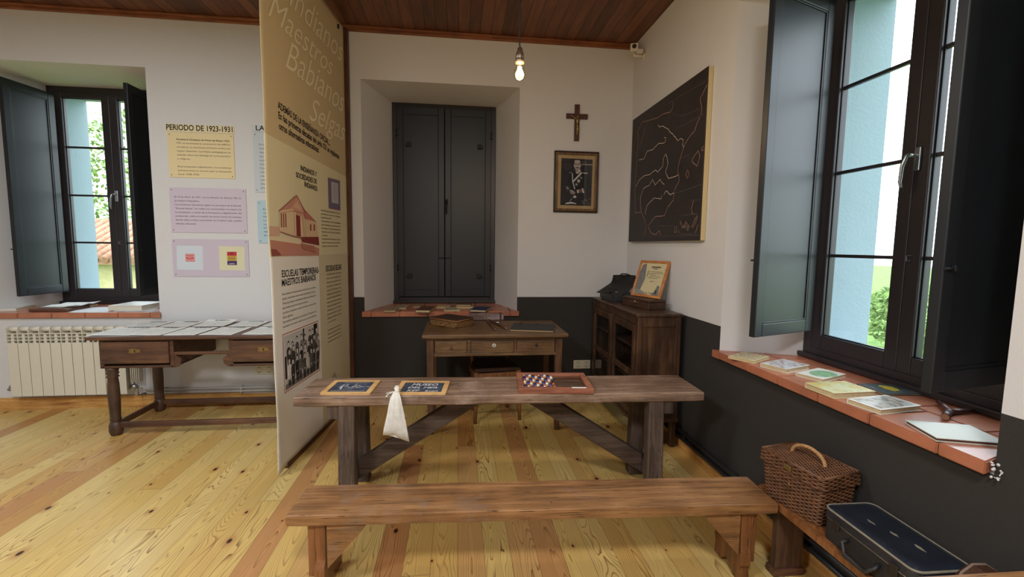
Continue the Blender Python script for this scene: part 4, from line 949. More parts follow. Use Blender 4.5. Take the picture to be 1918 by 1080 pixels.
A.poly([(418, 396), (612, 396), (622, 562), (424, 556)], (196, 120, 122)); A.poly([(422, 404), (606, 404), (612, 545), (426, 542)], (226, 150, 142)); A.ell(516, 484, 80, 26, (180, 30, 62)); A.ell(516, 480, 58, 14, (222, 140, 150)); A.line([(440, 428), (590, 430)], 12, (176, 80, 84))
A.done('pasted_picture', t)
A = Art(lambda x, y: Yp(310+x/11.28, 440+y/11.28, YB-0.0065), (0, -1, 0)); A.poly([(1128, 232), (1668, 245), (1680, 748), (1145, 742)], (216, 212, 176))
A.poly([(1300, 352), (1502, 352), (1504, 440), (1300, 438)], (186, 44, 56)); A.poly([(1302, 440), (1504, 440), (1508, 545), (1306, 543)], (204, 164, 66)); A.poly([(1306, 544), (1508, 544), (1512, 632), (1310, 630)], (62, 42, 92)); A.ell(1396, 394, 44, 18, (130, 28, 40))
for k in range(3): A.line([(1325, 466+k*24), (1480, 466+k*24)], 9, (110, 84, 40))
for k in range(4): A.ell(1360+k*30, 604, 12, 9, (220, 216, 222))
A.done('pasted_picture', t)
for x, z in ((a.x+.02, a.z-.02), (b.x-.02, a.z-.02), (a.x+.02, b.z+.02), (b.x-.02, b.z+.02)): pin(t, x, z)
# panels half hidden behind the banner keep their full size
t, a, b = wall_panel('title_strip', 'grey title strip beginning LA, half hidden behind the banner', (471, 234), (472, 246, 560), (202, 206, 208), 'sign', 0.004)
bm = B(); put_text(bm, 'LA', Vector((a.x+0.035, YB-0.0046, b.z+0.012)), Vector((1, 0, 0)), UZ, 0.075, 0.042, 0.02); fin(bm, 'lettering', 'ink', t, fixn=False)
t, a, b = wall_panel('text_panel', 'grey text panel half hidden behind the banner, below the LA strip', (473, 247.2), (478.5, 360, 565), (196, 202, 208))
bm = B(); lines(bm, ['En octu', 'revolu', 'Asturia', 'zas mil', 'escolar', 'otros i', 'Comen', 'crédito', 'y de la', 'resulta', 'detenc', 'gunos'], a.x+0.052, a.z-0.112, 0.0345, 0.0145, 0.1, [0]*12)
fin(bm, 'lettering', 'ink', t, fixn=False); pin(t, a.x+.02, a.z-.02); pin(t, a.x+.02, b.z+.02)
t, a, b = wall_panel('text_panel', 'pale blue text panel half hidden behind the banner, lowest of its column', (481, 375.5), (484, 455, 565), (176, 200, 210))
bm = B(); lines(bm, ['El est', 'creac', 'Públic', 'la reg', 'Las c', 'el 23', 'realiz', 'de ma'], a.x+0.052, a.z-0.082, 0.0335, 0.0145, 0.1, [0]*8)
fin(bm, 'lettering', 'ink', t, fixn=False); pin(t, a.x+.02, a.z-.02); pin(t, a.x+.02, b.z+.02)

# ---- radiator under the left window
MAT['enamel'] = M('white_radiator_enamel', (214, 208, 192), 0.35)
t = thing('radiator', 'white ribbed wall radiator under the left window', 'radiator', (-3.37, 4.31, 0.0))
x0r, x1r, n_ = -3.815, -2.90, 11; pr = (x1r-x0r)/n_
for i in range(n_):
    x = x0r+i*pr; bm = B()
    box(bm, x+0.002, x+pr-0.002, 4.268, 4.276, 0.155, 0.622, 0.003)
    box(bm, x+pr/2-0.012, x+pr/2+0.012, 4.276, 4.35, 0.17, 0.70, 0.004)
    for zz in (0.640, 0.668, 0.696): box(bm, x+0.004, x+pr-0.004, 4.272, 4.35, zz, zz+0.007, 0.002)
    box(bm, x, x+0.007, 4.268, 4.35, 0.62, 0.735, 0.002)
    tube(bm, [(x+0.002, 4.305, 0.738), (x+pr-0.002, 4.305, 0.738)], 0.022, 12)
    box(bm, x+0.002, x+pr-0.002, 4.345, 4.352, 0.17, 0.72)
    s = fin(bm, 'section', 'enamel', t)
bm = B(); tube(bm, [(x0r-0.012, 4.305, 0.738), (x0r+0.002, 4.305, 0.738)], 0.018, 12); fin(bm, 'plug', 'enamel', t)
bm = B(); tube(bm, [(x0r-0.01, 4.31, 0.21), (x0r-0.04, 4.31, 0.21), (x0r-0.055, 4.34, 0.23)], [0.015, 0.018, 0.012], 10); fin(bm, 'valve', 'chrome', t)
bm = B(); tube(bm, [(x1r, 4.31, 0.21), (x1r+0.05, 4.31, 0.21), (x1r+0.06, 4.31, 0.13), (x1r+0.09, 4.36, 0.13)], 0.010, 8); lathe(bm, [(0.0, 0), (0.02, 0), (0.022, 0.02), (0.016, 0.05), (0, 0.05)], (x1r+0.01, 4.31, 0.21), 14, 'x'); fin(bm, 'valve', 'chrome', t)
for i in range(5):
    bm = B(); x = x1r+0.012+i*0.016; box(bm, x, x+0.006, 4.30, 4.35, 0.25, 0.70, 0.001); fin(bm, 'fin', 'enamel', t)
t = thing('heating_pipes', 'pair of thin white heating pipes along the left wall above the baseboard', 'pipe', (-2.0, 4.37, 0.13))
MAT['whitepaint'] = M('white_gloss_paint', (206, 202, 194), 0.35)
for zz in (0.128, 0.160):
    bm = B(); tube(bm, [(-2.83, 4.368, zz), (-1.03, 4.368, zz)], 0.009, 8); fin(bm, 'pipe', 'whitepaint', t)
bm = B()
for x in (-2.66, -2.0, -1.4): box(bm, x-0.008, x+0.008, 4.36, 4.39, 0.115, 0.175, 0.002)
fin(bm, 'clip', 'whitepaint', t)
t = thing('heating_pipes', 'pair of black-painted heating pipes low along the right wall', 'pipe', (1.66, 2.5, 0.1))
MAT['blackpaint'] = M('black_gloss_paint', (40, 40, 42), 0.35)
for zz in (0.088, 0.135):
    bm = B(); tube(bm, [(XR-0.022, 4.36, zz), (XR-0.022, 0.2, zz)], 0.013, 8); fin(bm, 'pipe', 'blackpaint', t)
bm = B()
for y in (2.44, 3.05, 3.8): box(bm, XR-0.03, XR-0.001, y-0.008, y+0.008, 0.075, 0.15, 0.002)
fin(bm, 'clip', 'blackpaint', t)

# ---- sockets
MAT['socket'] = M('cream_plastic', (214, 208, 186), 0.4)
def socket(cx, cz, label, n=2):
    t = thing('wall_socket', label, 'socket', (cx, YB, cz)); w_ = 0.087
    bm = B(); box(bm, cx-w_*n/2, cx+w_*n/2, YB-0.010, YB-0.0005, cz-w_/2, cz+w_/2, 0.003); fin(bm, 'plate', 'socket', t)
    for k in range(n):
        x = cx+(k-(n-1)/2)*w_
        bm = B(); lathe(bm, [(0.032, 0), (0.032, -0.003), (0.027, -0.003), (0.026, 0.001), (0.0, 0.001)], (x, YB-0.0102, cz), 24, 'y', smooth=False); s = fin(bm, 'outlet', 'socket', t)
        bm = B()
        for dx in (-0.0095, 0.0095): lathe(bm, [(0.0028, 0.0005), (0.0028, -0.0012), (0.0, -0.0012)], (x+dx, YB-0.0095, cz), 8, 'y')
        for dz in (-0.0225, 0.0225): box(bm, x-0.003, x+0.003, YB-0.0135, YB-0.0095, cz+dz-0.004, cz+dz+0.004)
        for sg in (1, -1):
            for q in range(8):
                a_ = math.pi*(0.18+0.08*q)*sg; box(bm, x+0.0255*math.cos(a_)-0.0015, x+0.0255*math.cos(a_)+0.0015, YB-0.0122, YB-0.0098, cz+0.0255*math.sin(a_)-0.0015, cz+0.0255*math.sin(a_)+0.0015)
        fin(bm, 'contact', 'black', s)
socket(1.245, 0.315, 'cream double wall socket on the dark dado beside the desk')
socket(-1.798, 0.322, 'cream double wall socket low on the white wall behind the writing table')

# ---- newspapers on the writing table
MAT['news'] = M('newsprint', (232, 233, 228), 0.8, bump=0.05, bscale=30, var=0.05, vscale=12)
def px7(x, y): return (130+x/4.795, 580+y/4.795)
news = [
 ('newspaper sheet lying leftmost in the front row on the writing table', [(180, 232), (600, 230), (745, 152), (420, 152)], 0),
 ('newspaper second from the left in the front row, under its neighbour', [(560, 232), (850, 228), (1030, 155), (770, 153)], 1),
 ('newspaper third from the left in the front row on the writing table', [(850, 229), (1140, 226), (1322, 155), (1065, 153)], 0),
 ('newspaper fourth from the left in the front row, clear gap on its right', [(1160, 226), (1440, 223), (1655, 153), (1372, 151)], 0),
 ('newspaper rightmost in the front row, cut off by the banner edge', [(1510, 222), (1810, 219), (2010, 150), (1755, 149)], 0),
 ('newspaper leftmost in the back row on the writing table', [(525, 147), (780, 148), (1010, 84), (745, 84)], 0),
 ('newspaper second from the left in the back row on the writing table', [(850, 147), (1085, 147), (1270, 83), (1020, 82)], 0),
 ('newspaper in the middle of the back row with a lifted far edge', [(1115, 148), (1375, 147), (1575, 83), (1310, 82)], 2),
 ('newspaper in the back row with a brown gap on its left', [(1425, 146), (1680, 145), (1840, 84), (1610, 83)], 0),
 ('newspaper rightmost in the back row, partly behind the banner', [(1725, 143), (1960, 142), (2120, 82), (1890, 82)], 0)]
rs = random.Random(9)
for lab, cs, lv in news:
    C4 = [Zp(*px7(*c), LZ+0.004) for c in cs]
    for c in C4: c.y = min(c.y, 4.325)
    n0 = (C4[0]+C4[1]+C4[2]+C4[3])/4
    u = ((C4[1]-C4[0])+(C4[2]-C4[3])); u.z = 0; wd = min(0.36, u.length/2); ang = math.atan2(u.y, u.x)
    vv = ((C4[3]-C4[0])+(C4[2]-C4[1])); hd = min(0.325, vv.length/2)
    t = thing('newspaper', lab, 'newspaper', (n0.x, n0.y, LZ+0.0012*lv), ang, 'old newspapers on the writing table')
    bm = B(); N = 12
    thick(bm, [[(-wd/2+wd*i/N, -hd/2+hd*j/N, 0.0035+0.0008*math.sin((-wd/2+wd*i/N)*22+n0.x*9)+(0.016*(j/N)**3 if lv == 2 else 0.0012*(j/N))) for j in range(N+1)] for i in range(N+1)], 0.0022)
    part(bm, 'sheets', 'news', t)
    bm = B(); zz = 0.0058+(0.013 if lv == 2 else 0.0018)
    def scrib(x0, x1, y, wd_, amp, z):
        k = max(6, int((x1-x0)/0.004)); L = [Vector((x0+(x1-x0)*i/k, y+amp*rs.uniform(-1, 1), z)) for i in range(k+1)]
        for p, q in zip(L, L[1:]):
            if rs.random() < 0.15: continue
            bm.faces.new([bm.verts.new(p+Vector((0, -wd_/2, 0))), bm.verts.new(q+Vector((0, -wd_/2, 0))), bm.verts.new(q+Vector((0, wd_/2, 0))), bm.verts.new(p+Vector((0, wd_/2, 0)))])
    scrib(-wd*0.22, wd*0.34, hd*0.40, 0.018, 0.006, zz-0.001)
    part(bm, 'masthead', 'ink', t)
    bm = B()
    for c_ in range(3):
        x0 = -wd*0.45+c_*wd*0.31
        for r2 in range(14):
            y = hd*0.28-r2*hd*0.052; fy = (y+hd/2)/hd
            scrib(x0, x0+wd*0.28, y, 0.0022, 0.0007, 0.0047+(0.016*fy**3 if lv == 2 else 0.0012*fy))
    part(bm, 'columns_of_print', 'inkg', t)

# ================================================================== BOOKS ON THE SILLS
def rect4(px, z):
    P = [Zp(*p, z) for p in px]; c = sum(P, Vector())/4; u = (P[1]-P[0])+(P[2]-P[3]); v = (P[3]-P[0])+(P[2]-P[1])
    ang = (math.atan2(u.y, u.x)+math.atan2(v.y, v.x)-math.pi/2)/2 if abs(math.atan2(v.y, v.x)-math.atan2(u.y, u.x)-math.pi/2) < 1 else math.atan2(u.y, u.x)
    return c, ang, u.length/2, v.length/2
def art_mat(name, base, c2, c3, sc, seed):
    m, n, l, b = newmat(name); tc = n.new('ShaderNodeTexCoord'); mp = n.new('ShaderNodeMapping'); mp.inputs['Location'].default_value = (seed*3.1, seed*1.7, 0); l.new(tc.outputs['Object'], mp.inputs[0])
    t1 = n.new('ShaderNodeTexNoise'); t1.inputs['Scale'].default_value = sc; t1.inputs['Detail'].default_value = 5; l.new(mp.outputs[0], t1.inputs['Vector'])
    t2 = n.new('ShaderNodeTexNoise'); t2.inputs['Scale'].default_value = sc*2.3; t2.inputs['Detail'].default_value = 6; l.new(mp.outputs[0], t2.inputs['Vector'])
    c = mixc(n, l, ramp(n, l, t1.outputs[0], [(0.50, (0, 0, 0)), (0.56, (255, 255, 255))]), lin(base), lin(c2))
    c = mixc(n, l, ramp(n, l, t2.outputs[0], [(0.58, (0, 0, 0)), (0.63, (255, 255, 255))]), c, lin(c3)); l.new(c, b.inputs['Base Color']); b.inputs['Roughness'].default_value = 0.35; return m
MAT['pages'] = M('book_pages', (198, 180, 140), 0.8, bump=0.4, bscale=200, var=0.12, vscale=60)
def book(label, px, zt, th, cover, art=None, name='book', group=None, cat='book', spine=0, inset=0.012, pagesm='pages', under=0.0):
    c, ang, wd, dp = rect4(px, zt)
    t = thing(name, label, cat, (c.x, c.y, zt-th), ang, group)
    x, y = wd/2, dp/2; k = min(0.003, th*0.25)
    if cover+'' not in MAT: pass
    bm = B(); box(bm, -x, x, -y, y, 0, k, 0.0008); box(bm, -x, x, -y, y, th-k, th, 0.0008)
    # spine along one long side
    if spine == 0: box(bm, -x-0.001, -x+k, -y, y, 0, th, 0.0012)
    else: box(bm, -x, x, -y-0.001, -y+k, 0, th, 0.0012)
    part(bm, 'cover', cover, t)
    bm = B(); box(bm, -x+k+0.0005, x-0.003, -y+(k if spine else 0.003), y-0.003, k*0.9, th-k*0.9, 0.001); part(bm, 'pages', pagesm, t)
    if art:
        bm = B(); box(bm, -x+inset, x-inset, -y+inset, y-inset, th, th+0.0006); p_ = part(bm, 'cover_picture', art, t)
    return t
MAT['cv_cream'] = M('cream_cover', (216, 204, 158), 0.45); MAT['cv_white'] = M('worn_white_cover', (222, 220, 210), 0.4); MAT['cv_dark'] = M('dark_blue_grey_cover', (72, 80, 84), 0.4); MAT['cv_tan'] = M('tan_cover', (170, 142, 98), 0.55); MAT['cv_brown'] = M('brown_leather_cover', (92, 56, 38), 0.5, bump=0.2); MAT['cv_blue'] = M('dark_blue_cover', (40, 42, 82), 0.4); MAT['cv_grey'] = M('grey_tan_cover', (150, 138, 112), 0.6)
MAT['cv_sand'] = M('sand_cover', (190, 168, 120), 0.55)
MAT['art1'] = art_mat('cover_art_mottled_cream', (222, 212, 164), (178, 158, 128), (120, 110, 100), 60, 1)
MAT['art2'] = art_mat('cover_art_figures', (196, 200, 206), (150, 128, 122), (218, 214, 206), 50, 2)
MAT['art3'] = art_mat('cover_art_green', (120, 172, 136), (150, 190, 128), (196, 206, 196), 22, 3)
MAT['art4'] = art_mat('cover_art_yellow_landscape', (212, 210, 160), (206, 190, 110), (170, 180, 140), 16, 4)
MAT['art5'] = art_mat('cover_art_dark', (70, 84, 92), (96, 106, 104), (60, 70, 76), 40, 5)
MAT['art6'] = art_mat('cover_art_battle', (176, 178, 174), (128, 124, 116), (196, 160, 96), 30, 6)
MAT['art7'] = art_mat('cover_art_faded', (200, 190, 160), (150, 140, 110), (110, 100, 84), 45, 7)
RB = 'old school books on the right window sill'
book('cream mottled booklet farthest along the right window sill', [(1367.7, 665.5), (1412.8, 677), (1440, 666), (1392, 658)], SR+0.016, 0.016, 'cv_cream', 'art1', group=RB, inset=0.006)
book('book with grey and brown figures on its cover, second on the right sill', [(1423.4, 679.3), (1474, 690.4), (1517.8, 683.7), (1467.4, 671.4)], SR+0.024, 0.024, 'cv_white', 'art2', group=RB, inset=0.005)
t = book('book with a green picture in a white border on the right sill', [(1490.3, 697.5), (1543.4, 710), (1583.4, 700), (1533.4, 688)], SR+0.018, 0.018, 'cv_white', None, group=RB)
c, ang, wd, dp = rect4([(1490.3, 697.5), (1543.4, 710), (1583.4, 700), (1533.4, 688)], SR+0.018)
bm = B(); prism(bm, [(0.012+0.42*wd*math.cos(6.283*i/20), 0.30*dp*math.sin(6.283*i/20)*1.2, 0.018) for i in range(20)], (0, 0, 0.0006)); part(bm, 'cover_picture', 'art3', t)
book('dark blue book with a yellow motif, nearest the window frame on the right sill', [(1608, 719), (1660, 737.5), (1727.4, 736.8), (1671.9, 716)], SR+0.010, 0.010, 'cv_dark', 'art5', group=RB, inset=0.008)
c, ang, wd, dp = rect4([(1608, 719), (1660, 737.5), (1727.4, 736.8), (1671.9, 716)], SR+0.010)
dk = [o for o in COL.objects if o.get('label', '').startswith('dark blue book with a yellow')][0]
bm = B(); rr = random.Random(3)
prism(bm, [((0.27+0.05*rr.uniform(-1, 1))*wd*math.cos(6.283*i/26), (0.17+0.05*rr.uniform(-1, 1))*dp*math.sin(6.283*i/26), 0.0108) for i in range(26)], (0, 0, 0.0006)); part(bm, 'yellow_motif', M('yellow_print', (196, 178, 60), 0.5), dk)
book('yellow-green picture book overlapping the dark one on the right sill', [(1512, 716.7), (1562.6, 736.8), (1636.8, 731.7), (1581.8, 712)], SR+0.026, 0.026, 'cv_cream', 'art4', group=RB, inset=0.008)
book('worn white book with a grey and orange cover scene on the right sill', [(1586.4, 746), (1651, 766.8), (1726, 759.3), (1660.2, 738.4)], SR+0.022, 0.022, 'cv_white', 'art6', group=RB, inset=0.012)
MAT['cv_paper'] = M('plain_paper_cover', (206, 214, 206), 0.5)
book('plain pale exercise book nearest the camera on the right sill', [(1700.2, 787.6), (1755.6, 820.8), (1878.6, 827.6), (1818, 794)], SR+0.014, 0.014, 'cv_paper', None, name='exercise_book', group=RB, pagesm='cv_brown')
# forked stick
p0, p1, p2, p3 = Zp(1778, 771, SR+0.014), Zp(1757, 752, SR+0.012), Zp(1822, 768, SR+0.012), Zp(1770, 780, SR+0.016)
t = thing('forked_stick', 'dark forked wooden stick lying on the right window sill', 'stick', (p0.x, p0.y, SR))
MAT['stick'] = wood('dark_stick_wood', (48, 26, 24), (74, 42, 38), (100, 62, 54), 0, 0.4, coat=0.3)
bm = B(); tube(bm, [p1, p0.lerp(p1, .5)+Vector((0, 0, 0.002)), p0], [0.009, 0.011, 0.012], 10); tube(bm, [p2, p0.lerp(p2, .5), p0], [0.008, 0.010, 0.012], 10); ball(bm, p0, 0.0135); tube(bm, [p0, p0.lerp(p3, .6), p3], [0.012, 0.013, 0.0135], 12, caps=True); fin(bm, 'wood', 'stick', t)
bm = B(); d = (p3-p0).normalized(); tube(bm, [p3, p3+d*0.0012], 0.0125, 12); fin(bm, 'cut_end', M('pale_cut_wood', (150, 106, 78), 0.7), t)

# left sill
LS = SB
book('thick white book at the right end of the left window sill', [(211.4, 571.5), (266.8, 572.4), (302, 564.5), (249, 563.4)], LS+0.048, 0.0455, 'cv_white', None, spine=0, pagesm=paper_mat('pages_white', (214, 208, 190)))
t = thing('leather_folder', 'worn brown leather folder stuffed with curled papers on the left sill', 'folder', (-3.0, 4.6, LS))
c, ang, wd, dp = rect4([(66, 577.5), (126, 578), (178, 568), (118, 567)], LS+0.03)
t.location = (c.x, c.y, LS); t.rotation_euler = (0, 0, ang); ROOTM[t.name] = Matrix.Translation((c.x, c.y, LS)) @ Matrix.Rotation(ang, 4, 'Z')
bm = B(); x, y = wd/2, dp/2
plank(bm, -x, x, -y, y*0.4, 0.0, 0.026, 0.006, 14, 0.006, 31); part(bm, 'leather_flap', 'cv_brown', t)
bm = B()
for k in range(5):
    rr = random.Random(k); cv = [rr.uniform(0.3, 1) for _ in range(9)]
    thick(bm, [[(-x*0.9+(x*1.75+k*0.01)*i/8+0.003*k, -y*0.5+(y*1.45)*j/8+0.004*math.sin(i+k), 0.027+k*0.0026+0.005*max(0, i-5)*cv[j]+0.003*math.sin(j*1.3+k)) for j in range(9)] for i in range(9)], 0.0008)
part(bm, 'papers', 'news', t)
bm = B(); box(bm, -x*0.85, x*0.95, -y*0.2, y*0.95, 0.0, 0.024, 0.003); part(bm, 'page_block', 'pages', t)
book('open cream-edged book at the far left of the left window sill', [(-34, 578), (34, 577.5), (58, 570), (-8, 570)], LS+0.024, 0.024, 'cv_white', None, spine=1)
t = thing('loose_sheet', 'loose white sheet under the thick book on the left sill', 'paper', Zp(262, 578, LS))
P4 = [Zp(*p, LS+0.001) for p in ((212, 583), (286, 583), (302, 573), (236, 573))]; bm = B(); prism(bm, P4, (0, 0, 0.0012)); fin(bm, 'sheet', paper_mat('sheet_white', (222, 224, 226)), t)
t = thing('loose_sheet', 'loose white sheet between folder and thick book on the left sill', 'paper', Zp(160, 580, LS))
P4 = [Zp(*p, LS+0.001) for p in ((128, 585), (200, 585), (222, 575), (158, 575))]; bm = B(); prism(bm, P4, (0, 0, 0.0012)); fin(bm, 'sheet', 'sheet_white', t)

# recess sill
def s6(x, y): return (660+x/6, 560+y/6)
BG = 'small old books on the recess sill'
def sb(label, q, th, cover, art=None, stack=0.0): return book(label, [s6(*p) for p in q], SB+stack+th, th, cover, art, group=BG, inset=0.008)
sb('grey-tan curled booklet nearest the left end of the recess sill', [(355, 128), (500, 128), (520, 90), (405, 88)], 0.014, 'cv_grey')
sb('light tan booklet behind the grey one, left part of the recess sill', [(480, 98), (600, 98), (652, 62), (505, 60)], 0.012, 'cv_sand', 'art7')
sb('small thin booklet by the shutters, left of centre on the recess sill', [(688, 84), (760, 84), (785, 66), (700, 66)], 0.008, 'cv_grey')
sb('brown leather book with tan page edges on the recess sill', [(715, 122), (870, 124), (935, 82), (775, 78)], 0.024, 'cv_brown')
sb('pale booklet behind the pictured one on the recess sill', [(955, 88), (1095, 88), (1112, 64), (948, 62)], 0.012, 'cv_sand')
sb('booklet with green and black picture, front centre of the recess sill', [(1045, 124), (1215, 126), (1200, 88), (1020, 90)], 0.010, 'cv_cream', 'art7')
sb('tan book at the bottom of the pile of two on the recess sill', [(1175, 82), (1350, 82), (1368, 62), (1160, 60)], 0.022, 'cv_tan')
sb('dark brown book on top of the pile of two on the recess sill', [(1168, 60), (1325, 60), (1350, 44), (1172, 42)], 0.016, 'cv_brown', None, 0.0222)
sb('dark blue book at the right of the row on the recess sill', [(1320, 118), (1480, 122), (1580, 88), (1385, 80)], 0.022, 'cv_blue')

# ================================================================== ON THE TEACHER'S DESK
MAT['lea_tan'] = M('tan_leather', (150, 100, 60), 0.42, bump=0.3, bscale=150, var=0.25, vscale=25)
MAT['lea_dark'] = M('dark_brown_leather', (64, 40, 28), 0.45, bump=0.3, bscale=150, var=0.3, vscale=20)
MAT['lea_olive'] = M('olive_tan_fibre', (122, 92, 54), 0.5, bump=0.2, bscale=120, var=0.2, vscale=18)
t = thing('small_suitcase', 'tiny old tan leather suitcase on the left of the teacher desk', 'suitcase', (-0.055, 3.917, DZ), R(-41))
x, y, h = 0.150, 0.112, 0.074
bm = B(); box(bm, -x, x, -y, y, 0, h*0.68, 0.006, seg=3); part(bm, 'body', 'lea_olive', t)
bm = B(); box(bm, -x-0.001, x+0.001, -y-0.001, y+0.001, h*0.70, h, 0.007, seg=3); l_ = part(bm, 'lid', 'lea_dark', t)
bm = B(); tube(bm, [(-x, -y-0.001, h*0.8), (x, -y-0.001, h*0.8), (x+0.001, y, h*0.8)], 0.006, 6); part(bm, 'edge_binding', 'lea_tan', l_)
for sx_ in (-1, 1):
    for sy_ in (-1, 1):
        bm = B(); ball(bm, (sx_*(x-0.006), sy_*(y-0.006), 0.013), 0.012); part(bm, 'corner_cap', 'lea_dark', t)
for sx_ in (-0.5, 0.5):
    bm = B(); box(bm, x*sx_-0.010, x*sx_+0.010, -y-0.006, -y+0.001, h*0.5, h*0.76, 0.002); part(bm, 'clasp', 'brass', t)
bm = B(); tube(bm, [(-0.033, -y-0.004, h*0.52), (-0.036, -y-0.012, h*0.42), (-0.026, -y-0.02, h*0.22), (0.026, -y-0.02, h*0.22), (0.036, -y-0.012, h*0.42), (0.033, -y-0.004, h*0.52)], 0.0045, 8); part(bm, 'handle', 'lea_tan', t)
# wooden pencil case
q = [Zp(882, 600.5, DZ), Zp(943, 599.5, DZ)]
t = thing('wooden_pencil_box', 'worn wooden box with a leather strap at the back of the desk', 'box', ((q[0].x+q[1].x)/2, (q[0].y+q[1].y)/2+0.04, DZ), R(-1))
L_ = (q[1]-q[0]).length; bm = B(); pr_ = [(-L_/2-0.03, 0.0), (L_/2, -0.045), (L_/2+0.006, 0.03), (L_/2-0.08, 0.035), (-L_/2+0.02, 0.02)]
prism(bm, [(p[0], p[1], 0) for p in pr_], (0, 0, 0.062)); bmesh.ops.bevel(bm, geom=bm.edges[:], offset=0.006, segments=2, affect='EDGES'); part(bm, 'box_body', wood('greyed_box_wood', (80, 60, 58), (124, 98, 92), (176, 160, 166), 0, 0.45, worn=(190, 178, 196)), t)
bm = B(); box(bm, L_/2-0.035, L_/2-0.020, -0.047, 0.036, -0.0, 0.065, 0.002); part(bm, 'strap', 'lea_dark', t)
# blackboard compass
t = thing('blackboard_compass', 'folded wooden blackboard compass lying in the middle of the desk', 'compass', (Zp(915, 600, DZ).x, Zp(915, 600, DZ).y, DZ))
for (a_, b_) in (((912, 599), (927, 616.5)), ((916, 598.5), (948, 614.5))):
    p, q_ = Zp(*a_, DZ+0.010), Zp(*b_, DZ+0.009); bm = B(); tube(bm, [p, p.lerp(q_, .15), p.lerp(q_, .85), q_], [0.006, 0.010, 0.010, 0.007], 8); fin(bm, 'leg', 'oak', t)
    bm = B(); ball(bm, q_+Vector((0, -0.004, 0.0)), 0.0075); fin(bm, 'tip', 'chrome', t)
p = Zp(914, 598.5, DZ+0.011); bm = B(); lathe(bm, [(0, -0.006), (0.013, -0.006), (0.013, 0.006), (0, 0.006)], p, 14); fin(bm, 'hinge', 'brass', t)
p = Zp(932, 605, DZ+0.012); bm = B(); box(bm, p.x-0.013, p.x+0.013, p.y-0.008, p.y+0.008, DZ+0.010, DZ+0.024, 0.003); fin(bm, 'clamp', 'chrome', t)
c, ang, wd, dp = rect4([(955, 617), (1036, 619), (1040, 607), (962, 604.5)], DZ+0.014)
t = thing('portfolio', 'flat dark grey cloth portfolio with tan edges on the right of the desk', 'folder', (c.x, c.y, DZ), ang); x, y = wd/2, dp/2
bm = B(); box(bm, -x, x, -y, y, 0, 0.003, 0.001); box(bm, -x, x, -y+0.002, y, 0.011, 0.014, 0.001); part(bm, 'cover', M('dark_grey_cloth', (54, 53, 52), 0.8, bump=0.3, bscale=300), t)
bm = B(); box(bm, -x+0.004, x-0.004, -y-0.001, y-0.004, 0.003, 0.011, 0.001); part(bm, 'papers', 'cv_tan', t)
for sx_ in (-0.7, 0.05): 
    bm = B(); tube(bm, [(x*sx_, y-0.03, 0.0145), (x*sx_+0.012, y-0.012, 0.018), (x*sx_+0.03, y-0.02, 0.0145), (x*sx_+0.015, y-0.035, 0.015)], 0.002, 6); part(bm, 'ribbon', 'black', t)
bm = B(); tube(bm, [(x-0.01, y*0.2, 0.0145), (x+0.012, y*0.3, 0.012), (x+0.018, y*0.1, 0.004)], 0.002, 6); part(bm, 'ribbon', 'black', t)

# ================================================================== ON THE SCHOOL TABLE
TZ = 0.66
MAT['slateframe'] = wood('slate_frame_wood', (182, 136, 80), (214, 170, 110), (232, 194, 138), 0, 0.5, bump=0.1)
MAT['slate'] = M('writing_slate_smeared', (58, 66, 84), 0.6, var=0.5, vscale=16)
MAT['chalk'] = M('chalk', (226, 226, 226), 0.9)
def slate(label, px, scribble):
    c, ang, wd, dp = rect4(px, TZ+0.008); t = thing('slate_board', label, 'slate', (c.x, c.y, TZ), ang); x, y = wd/2, dp/2; f_ = 0.028
    bm = B()
    pts = []
    for (cx, cyy, a0) in ((x-0.012, y-0.012, 0), (-x+0.012, y-0.012, 90), (-x+0.012, -y+0.012, 180), (x-0.012, -y+0.012, 270)):
        for k in range(5): a = R(a0+k*22.5); pts.append((cx+0.012*math.cos(a), cyy+0.012*math.sin(a)))
    inn = []
    for (cx, cyy) in ((x-f_, y-f_), (-x+f_, y-f_), (-x+f_, -y+f_), (x-f_, -y+f_)): inn += [(cx, cyy)]*5
    top = [Vector((p[0], p[1], 0.009)) for p in pts]; bot = [Vector((p[0], p[1], 0.0)) for p in pts]; it = [Vector((p[0], p[1], 0.009)) for p in inn]; ib = [Vector((p[0], p[1], 0.004)) for p in inn]
    loft(bm, [bot, top, it, ib], False, False, False); bmesh.ops.remove_doubles(bm, verts=bm.verts, dist=1e-5)
    part(bm, 'frame', 'slateframe', t)
    bm = B(); box(bm, -x+f_-0.002, x-f_+0.002, -y+f_-0.002, y-f_+0.002, 0.001, 0.0055); part(bm, 'slate', 'slate', t)
    bm = B(); scribble(bm, x-f_, y-f_); part(bm, 'chalk_writing', 'chalk', t)
    return t
UX, UY = Vector((1, 0, 0)), Vector((0, 1, 0))
def ribbon(bm, pts, wd, z):
    pts = [Vector((p[0], p[1], z)) for p in pts]; L = []
    for i, p in enumerate(pts):
        d = pts[min(i+1, len(pts)-1)]-pts[max(i-1, 0)]; d = d.normalized() if d.length else Vector((1, 0, 0)); n_ = Vector((-d.y, d.x, 0))*wd/2; L.append((bm.verts.new(p+n_), bm.verts.new(p-n_)))
    for a, b in zip(L, L[1:]): bm.faces.new((a[0], b[0], b[1], a[1]))
